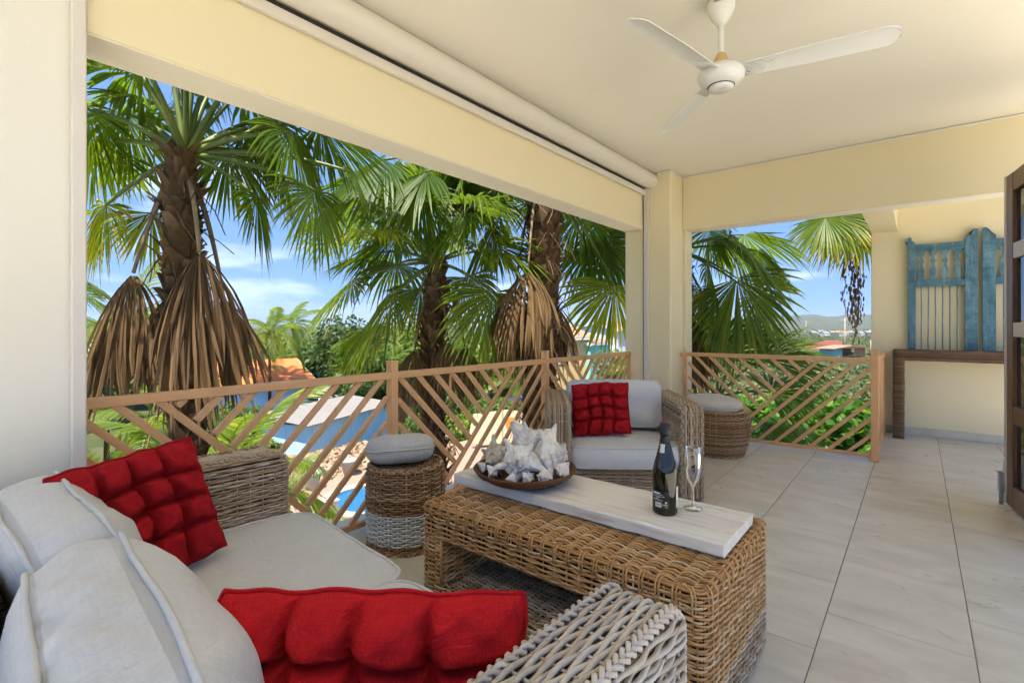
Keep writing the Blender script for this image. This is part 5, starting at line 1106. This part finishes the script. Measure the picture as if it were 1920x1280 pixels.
# blue shipping container with a sheet roof
A_, B_, E_ = at(578, 797, 21), at(730, 757, 26.8), at(501, 790, 21.8); ZT = A_[2] - .03
p0, u, Lc, nv = basis(A_, B_); nv = nv if np.dot(nv, E_[:2] - p0) > 0 else -nv; Wc = 2.35
Mc = frame((p0[0], p0[1], GZ), (u[0], u[1], 0), (nv[0], nv[1], 0), (0, 0, 1)); HC = ZT - GZ
cn = empty('shipping_container', (p0[0], p0[1], GZ)); tag(cn, 'light blue corrugated container under a grey sheet roof', 'container')
def corr(length, height, depth=.05, pitch=.28):
    xs = []; k = 0
    while k * pitch < length: xs += [(k * pitch, 0), (k * pitch + .10, 0), (k * pitch + .14, depth), (k * pitch + .24, depth)]; k += 1
    xs = [(min(a, length), b) for a, b in xs] + [(length, 0)]; return np.array([[(a, b, 0), (a, b, height)] for a, b in xs])
def chw(g, name, mat, root, smooth=False): return ch(g.build(name, mat, None, smooth), root)
g = G(); g.grid(xf(Mc, corr(Lc, HC - .12).reshape(-1, 3)).reshape(-1, 2, 3)); chw(g, 'side_wall', 'container_blue', cn)
g = G(); g.box((-.02, -.02, .0), (Lc, -.002, .16), M=Mc); g.box((-.02, -.03, HC - .13), (Lc, .0, HC), M=Mc); g.box((-.04, -.04, 0), (.06, .06, HC), M=Mc); g.box((-.04, Wc - .06, 0), (.06, Wc, HC), M=Mc); g.box((-.03, 0, HC - .12), (.03, Wc, HC), M=Mc); chw(g, 'frame', 'container_blue', cn)
for a, b in ((.07, Wc / 2 - .01), (Wc / 2 + .01, Wc - .07)):
    d_ = chw(G().box((-.01, a, .08), (.03, b, HC - .13), M=Mc), 'door', 'container_blue', cn); g = G()
    for q in (a + .15, b - .15): g.tubes(xf(Mc, [(-.03, q, .1), (-.03, q, 1.2), (-.03, q, HC - .15)]), (1, 0, 0), .018, 6)
    for z in (.9, 1.6): g.box((-.035, a + .05, z), (-.012, b - .05, z + .05), M=Mc)
    lb_ = g.build('lock_bars', 'container_blue', d_); lb_.matrix_parent_inverse = d_.matrix_parent_inverse.copy() if False else Matrix.Translation(-cn.location)
chw(G().box((Lc - .06, .0, 0), (Lc, Wc, HC), M=Mc).box((0, Wc - .03, 0), (Lc, Wc, HC), M=Mc), 'rear_wall', 'container_blue', cn)
g = G(); nx_ = 120; xs = np.linspace(-.35, Lc + .3, nx_); V = np.array([[(x, y, HC + .08 + .10 * (y + .25) + .022 * math.sin(x * 2 * PI / .17)) for y in (-.32, Wc * .5, Wc + .35)] for x in xs]); g.grid(xf(Mc, V.reshape(-1, 3)).reshape(V.shape)); g.grid(xf(Mc, (V - np.array([0, 0, .02])).reshape(-1, 3)).reshape(V.shape), flip=True)
chw(g, 'roof_sheet', 'roof_grey', cn, True); chw(G().box((-.2, -.15, HC), (Lc + .2, -.05, HC + .06), M=Mc).box((-.2, Wc - .1, HC), (Lc + .2, Wc, HC + .28), M=Mc), 'roof_batten', 'bark', cn)

def house(name, label, c0, c1, depth, zt, wall, roof, rise, over=.4, wins=(), porch=False, hip=False, cat='house', z0=None):
    """gabled house: front wall from c0 to c1 (world xy), depth away from the camera"""
    p0, u, Ln, nv = basis(c0, c1); nv = nv if np.dot(nv, p0) > 0 else -nv; z0 = (float(terrain(p0[0], p0[1])) - .3) if z0 is None else z0
    Mx = frame((p0[0], p0[1], z0), (u[0], u[1], 0), (nv[0], nv[1], 0), (0, 0, 1)); H_ = zt - z0; root = empty(name, (p0[0], p0[1], z0)); tag(root, label, cat)
    chw(G().box((0, 0, 0), (Ln, depth, H_), M=Mx), 'wall', wall, root)
    g = G(); o_ = over
    pr = [(-o_, -o_, H_ - .05 - .0), (-o_, depth / 2, H_ + rise), (-o_, depth + o_, H_ - .05)]
    n_ = 60; xs = np.linspace(-o_, Ln + o_, n_ * 2 + 1)
    for a, b in ((0, 1), (2, 1)):
        V = np.array([[np.array((x, 0, 0)) + np.array((0, pr[a][1], pr[a][2] + .10)) * (1 - t) + np.array((0, pr[b][1], pr[b][2] + .10)) * t + np.array((0, 0, .03 * (i % 2))) for t in np.linspace(0, 1, 9)] for i, x in enumerate(xs)]); g.grid(xf(Mx, V.reshape(-1, 3)).reshape(V.shape), flip=a == 2)
    g.prism([(-o_ + .05, -o_, H_ - .02), (-o_ + .05, depth / 2, H_ + rise + .03), (-o_ + .05, depth + o_, H_ - .02)], (Ln + 2 * o_ - .1, 0, 0), M=Mx) if False else None
    rf = chw(g, 'roof', roof, root, True)
    for xg in (0, Ln - .06): chw(G().prism([(xg, 0, H_), (xg, depth, H_), (xg, depth / 2, H_ + rise - .05)], (.06, 0, 0), M=Mx), 'gable', wall, root)
    for xg in (-o_ - .02, Ln + o_ - .06):
        for a, b in ((0, 1), (2, 1)):
            q0, q1 = np.array((xg, pr[a][1], pr[a][2])), np.array((xg, pr[b][1], pr[b][2])); chw(G().prism([q0 + (0, 0, -.14), q1 + (0, 0, -.14), q1 + (0, 0, .10), q0 + (0, 0, .10)], (.08, 0, 0), M=Mx), 'bargeboard', 'trim_white', root)
    chw(G().box((-o_, -o_ - .05, H_ - .13), (Ln + o_, -o_ + .03, H_ + .03), M=Mx), 'fascia', 'trim_white', root)
    for a, b, za, zb, mt_ in wins:
        w_ = chw(G().box((a - .07, -.05, za - .07), (b + .07, -.004, zb + .07), M=Mx), 'window', 'trim_white', root); pn = G().box((a, -.06, za), (b, -.052, zb), M=Mx).build('pane', mt_, w_); pn.matrix_parent_inverse = Matrix.Translation(-root.location)
    return root, Mx, Ln, H_
hh, Mh, Lh, Hh = house('house', 'light blue house with an orange tiled roof behind the container', at(372, 0, 27.5), at(578, 0, 31.5), 6.5, -2.35, 'blue_wall', 'roof_orange', 1.25, .45, ((1.2, 1.9, 1.3, 2.2, 'window_dark'), (4.3, 4.9, .6, 2.5, 'window_dark')))
g = G(); g.lathe([(.001, .12), (.10, .10), (.13, .0), (.001, 0)], 16, M=np.array(Mh) @ np.array(Matrix.Translation((Lh - .9, -.08, Hh - .7)) @ Matrix.Rotation(R(90), 4, 'X'))); chw(g, 'wall_lamp', 'trim_white', hh, True)
g = G(); g.box((Lh + .05, 1.0, Hh - .35), (Lh + 2.3, 4.6, Hh - .22), M=Mh); chw(g, 'porch_roof', 'trim_white', hh)
g = G()
for a in (1.1, 4.4): g.box((Lh + 2.1, a, 0), (Lh + 2.22, a + .12, Hh - .36), M=Mh)
chw(g, 'porch_post', 'trim_white', hh); chw(G().box((Lh + .01, 1.2, .0), (Lh + .25, 4.4, Hh - .4), M=Mh), 'porch_wall', 'bark', hh)
fe = at(600, 0, 27.5); fe2 = at(655, 0, 30); fn = empty('fence', (fe[0], fe[1], GZ)); tag(fn, 'small white post and rail fence behind the container roof', 'fence')
for t in np.linspace(0, 1, 5): p_ = fe * (1 - t) + fe2 * t; chw(G().box((p_[0] - .06, p_[1] - .06, GZ), (p_[0] + .06, p_[1] + .06, -2.75)), 'post', 'trim_white', fn)
for z in (-2.85, -3.3): chw(G().tubes(np.array([(fe[0], fe[1], z), ((fe[0] + fe2[0]) / 2, (fe[1] + fe2[1]) / 2, z), (fe2[0], fe2[1], z)]), (0, 0, 1), .05, 6), 'rail', 'trim_white', fn)
house('house', 'yellow house with a pale tiled roof right of the thick palm', at(1030, 0, 36), at(1106, 0, 38), 5, EYE - 22 / 940 * 37, 'yellow_wall', 'pale_roof', .9, .3, ((.6, 1.3, 4.2, 5.2, 'window_dark'),))
house('house', 'turquoise house wall beside the yellow house', at(1107, 0, 37.5), at(1144, 0, 39.5), 5, EYE - 32 / 940 * 38, 'teal_wall', 'pale_roof', .5, .15, ((.9, 1.5, 3.6, 4.6, 'window_dark'),))
house('apartment_block', 'white block with dark balconies beside the column', at(1158, 0, 58), at(1215, 0, 62), 7, EYE - .4, 'trim_white', 'pale_roof', .8, .3, tuple((.5 + 1.7 * i, 1.6 + 1.7 * i, z, z + 1.5, 'window_dark') for i in range(2) for z in (3.0, 5.2)), cat='building')
# yard things seen between the slats
for k, (px_, d, s_, lb) in enumerate(((585, 16.6, .30, 'dark grey plant pot at the foot of the stony bank'), (655, 18.2, .30, 'pale grey plant pot by the brick path'))):
    p_ = at(px_, 0, d); o = G().lathe([(.001, 0), (s_ * .62, 0), (s_ * .95, .45), (s_ * 1.05, .5), (s_ * 1.05, .55), (s_ * .9, .55), (s_ * .85, .45), (.001, .42)], 28).build('plant_pot', 'pot_grey' if k == 0 else 'concrete', None, True); o.location = (p_[0], p_[1], -4.198); tag(o, lb, 'pot')
bx0 = at(610, 0, 14.2); o = G().box((-.25, -.25, 0), (.25, .25, .42), bev=.02).box((-.29, -.29, .421), (.29, .29, .48), bev=.02).build('pedestal', 'deck_tan'); o.location = (bx0[0], bx0[1], -4.198); tag(o, 'small tan block beside the round pool', 'pedestal')
# cream board with an orange disc, on legs
c0 = at(880, 0, 22.0); c1 = at(1004, 0, 23.0); p0, u, Lb, nv = basis(c0, c1); Mb = frame((p0[0], p0[1], -4.2), (u[0], u[1], 0), (nv[0], nv[1], 0), (0, 0, 1)); bd = empty('board', (p0[0], p0[1], -4.2)); tag(bd, 'cream board with an orange disc standing below the railing', 'board')
poly = [(0, 0, .6), (.15, 0, .25), (.5, 0, .12), (Lb - .5, 0, .12), (Lb, 0, .5), (Lb, 0, 1.35), (Lb * .6, 0, 1.62), (.2, 0, 1.5)]
chw(G().prism(poly, (0, .08, 0), M=Mb), 'panel', 'cream_board', bd)
g = G(); g.lathe([(.001, 0), (.26, 0), (.26, .03), (.001, .03)], 28, M=np.array(Mb) @ np.array(Matrix.Translation((Lb * .62, -.004, 1.02)) @ Matrix.Rotation(R(90), 4, 'X'))); ds = chw(g, 'disc', 'orange_paint', bd)
g = G(); g.lathe([(.001, 0), (.06, 0), (.06, .012), (.001, .012)], 16, M=np.array(Mb) @ np.array(Matrix.Translation((Lb * .62, -.036, 1.02)) @ Matrix.Rotation(R(90), 4, 'X'))); chw(g, 'hub', 'black_print', bd)
for a in (.35, Lb - .4): chw(G().box((a, .09, 0), (a + .12, .2, 1.2), M=Mb), 'leg', 'pole_wood', bd)
p_ = at(985, 742, 20.5); cy_ = empty('canopy', (p_[0], p_[1], -4.2)); tag(cy_, 'small blue tarpaulin canopy behind the thick palm', 'canopy')
g = G(); xs = np.linspace(-.8, .8, 9); ys = np.linspace(-.6, .6, 7); V = np.array([[(x, y, 2.35 + .25 * (1 - abs(x) / .8) - .10 * (1 - (y / .6) ** 2) * abs(x)) for y in ys] for x in xs]); g.grid(V); g.grid(V - np.array([0, 0, .012]), flip=True); g.build('roof', 'blue_tarp', cy_, True)
for a in (-.75, .75):
    for b in (-.55, .55): G().tubes(np.array([(a, b, 0), (a, b, 1.1), (a, b, 2.36)]), (1, 0, 0), .03, 6).build('post', 'pole_wood', cy_)

# ------------------------------------------------------------------ far plain on the right
def onground(px_, d): p_ = at(px_, 0, d); p_[2] = float(terrain(p_[0], p_[1])); return p_
a, b = onground(1521, 168), onground(1579, 172); p0, u, Lr, nv = basis(a, b); Mr = frame((p0[0], p0[1], a[2]), (u[0], u[1], 0), (nv[0], nv[1], 0), (0, 0, 1))
rc_ = empty('shipping_container', (p0[0], p0[1], a[2])); tag(rc_, 'long red container lying on the green plain', 'container')
V = corr(Lr, 2.7, .12, .9); chw(G().grid(xf(Mr, V.reshape(-1, 3)).reshape(V.shape)), 'side_wall', 'red_metal', rc_); chw(G().box((0, .05, 2.7), (Lr, 2.6, 2.8), M=Mr).box((0, .05, 0), (.1, 2.6, 2.7), M=Mr).box((Lr - .1, .05, 0), (Lr, 2.6, 2.7), M=Mr).box((0, 2.5, 0), (Lr, 2.6, 2.7), M=Mr), 'frame', 'red_metal', rc_)
a, b = onground(1562, 112), onground(1622, 118); p0, u, Lr, nv = basis(a, b); Mr = frame((p0[0], p0[1], a[2]), (u[0], u[1], 0), (nv[0], nv[1], 0), (0, 0, 1))
sh = empty('shed', (p0[0], p0[1], a[2])); tag(sh, 'open rusty shed with a flat roof in front of the red container', 'shed')
chw(G().box((0, 0, 0), (Lr * .28, 3, 1.9), M=Mr), 'wall', 'teal_metal', sh); V = corr(Lr * .35, 2.0, .08, .5); V = V + np.array([Lr * .65, 0, 0]); chw(G().grid(xf(Mr, V.reshape(-1, 3)).reshape(V.shape)), 'wall', 'rust_metal', sh); chw(G().box((Lr * .2, 3.0, 0), (Lr, 3.1, 2.2), M=Mr), 'wall', 'rust_metal', sh)
chw(G().prism([(-.8, -.8, 2.1), (Lr * .5, -.8, 2.75), (Lr + .4, -.8, 2.1), (Lr + .4, -.8, 1.98), (Lr * .5, -.8, 2.6), (-.8, -.8, 1.98)], (0, 4.4, 0), M=Mr), 'roof', 'pale_roof', sh)
for k, (px_, d, h_, lb) in enumerate(((1584, 122, 9.2, 'tall wooden utility pole with a crossarm behind the shed'), (1511, 300, 12, 'distant utility pole left of the red container'), (1633, 105, 4.2, 'short wooden post at the right end of the shed'))):
    p_ = onground(px_, d); ut = empty('utility_pole', p_); tag(ut, lb, 'pole', 'poles on the plain'); G().tubes(np.array([(0, 0, 0), (0, 0, h_ / 2), (0, 0, h_)]), (1, 0, 0), .16, 8).build('pole', 'pole_wood', ut, True)
    if k < 2: G().box((-1.3 * .777, -1.3 * .629, h_ - .7), (1.3 * .777, 1.3 * .629, h_ - .55), ).build('crossarm', 'pole_wood', ut) if False else G().tubes(np.array([RT * -1.4 + (0, 0, h_ - .6), RT * 0 + (0, 0, h_ - .6), RT * 1.4 + (0, 0, h_ - .6)]), (0, 0, 1), .10, 6).build('crossarm', 'pole_wood', ut)
for k in range(11):
    px_ = 1525 + k * 11 + rng.integers(-2, 3); d = 520 + rng.random() * 160; a = onground(px_, d); b = onground(px_ + 7 + 3 * rng.random(), d); house('house', 'small far house across the plain, %s from the left in the row' % ['first', 'second', 'third', 'fourth', 'fifth', 'sixth', 'seventh', 'eighth', 'ninth', 'tenth', 'eleventh'][k], a, b, 8, a[2] + 3.2, 'trim_white' if k % 3 else 'roof_grey', 'roof_orange' if k in (4, 5) else 'roof_grey', 2.0, .4, z0=a[2] - .5)
g = G(); npl = 1500
for k in range(npl):
    d = 14 * (1100 / 14) ** rng.random(); px_ = 1150 + 560 * rng.random()
    if d < 26 and px_ < 1250: continue
    p_ = onground(px_, d); s_ = (.5 + .7 * rng.random()) * (1 + d / 260)
    if 95 < d < 175 and 1500 < px_ < 1640 and rng.random() < .75: continue
    leaf_cloud(g, p_ + np.array([0, 0, s_ * .35]), (s_ * 1.2, s_ * 1.2, s_ * .6), 46, s_ * .22, .6, seed=5000 + k, shell=.3)
o = g.build('scrub', 'scrub', None, False); tag(o, 'low green scrub covering the plain below the hills', 'scrub', kind='stuff')

# ------------------------------------------------------------------ haze over the plain
hz = G().box((-9000, -9000, -60), (9000, 9000, 140)).build('haze', 'white_wash'); tag(hz, 'thin pale haze in the air towards the hills', 'haze', kind='stuff')
hm = bpy.data.materials.new('haze'); hm.use_nodes = True; ht = hm.node_tree; ht.nodes.clear()
ho = ht.nodes.new('ShaderNodeOutputMaterial'); hv = ht.nodes.new('ShaderNodeVolumePrincipled'); hv.inputs['Color'].default_value = (.80, .88, 1.0, 1); hv.inputs['Density'].default_value = .00014; hv.inputs['Anisotropy'].default_value = .2
ht.links.new(hv.outputs[0], ho.inputs['Volume']); hz.data.materials.clear(); hz.data.materials.append(hm)
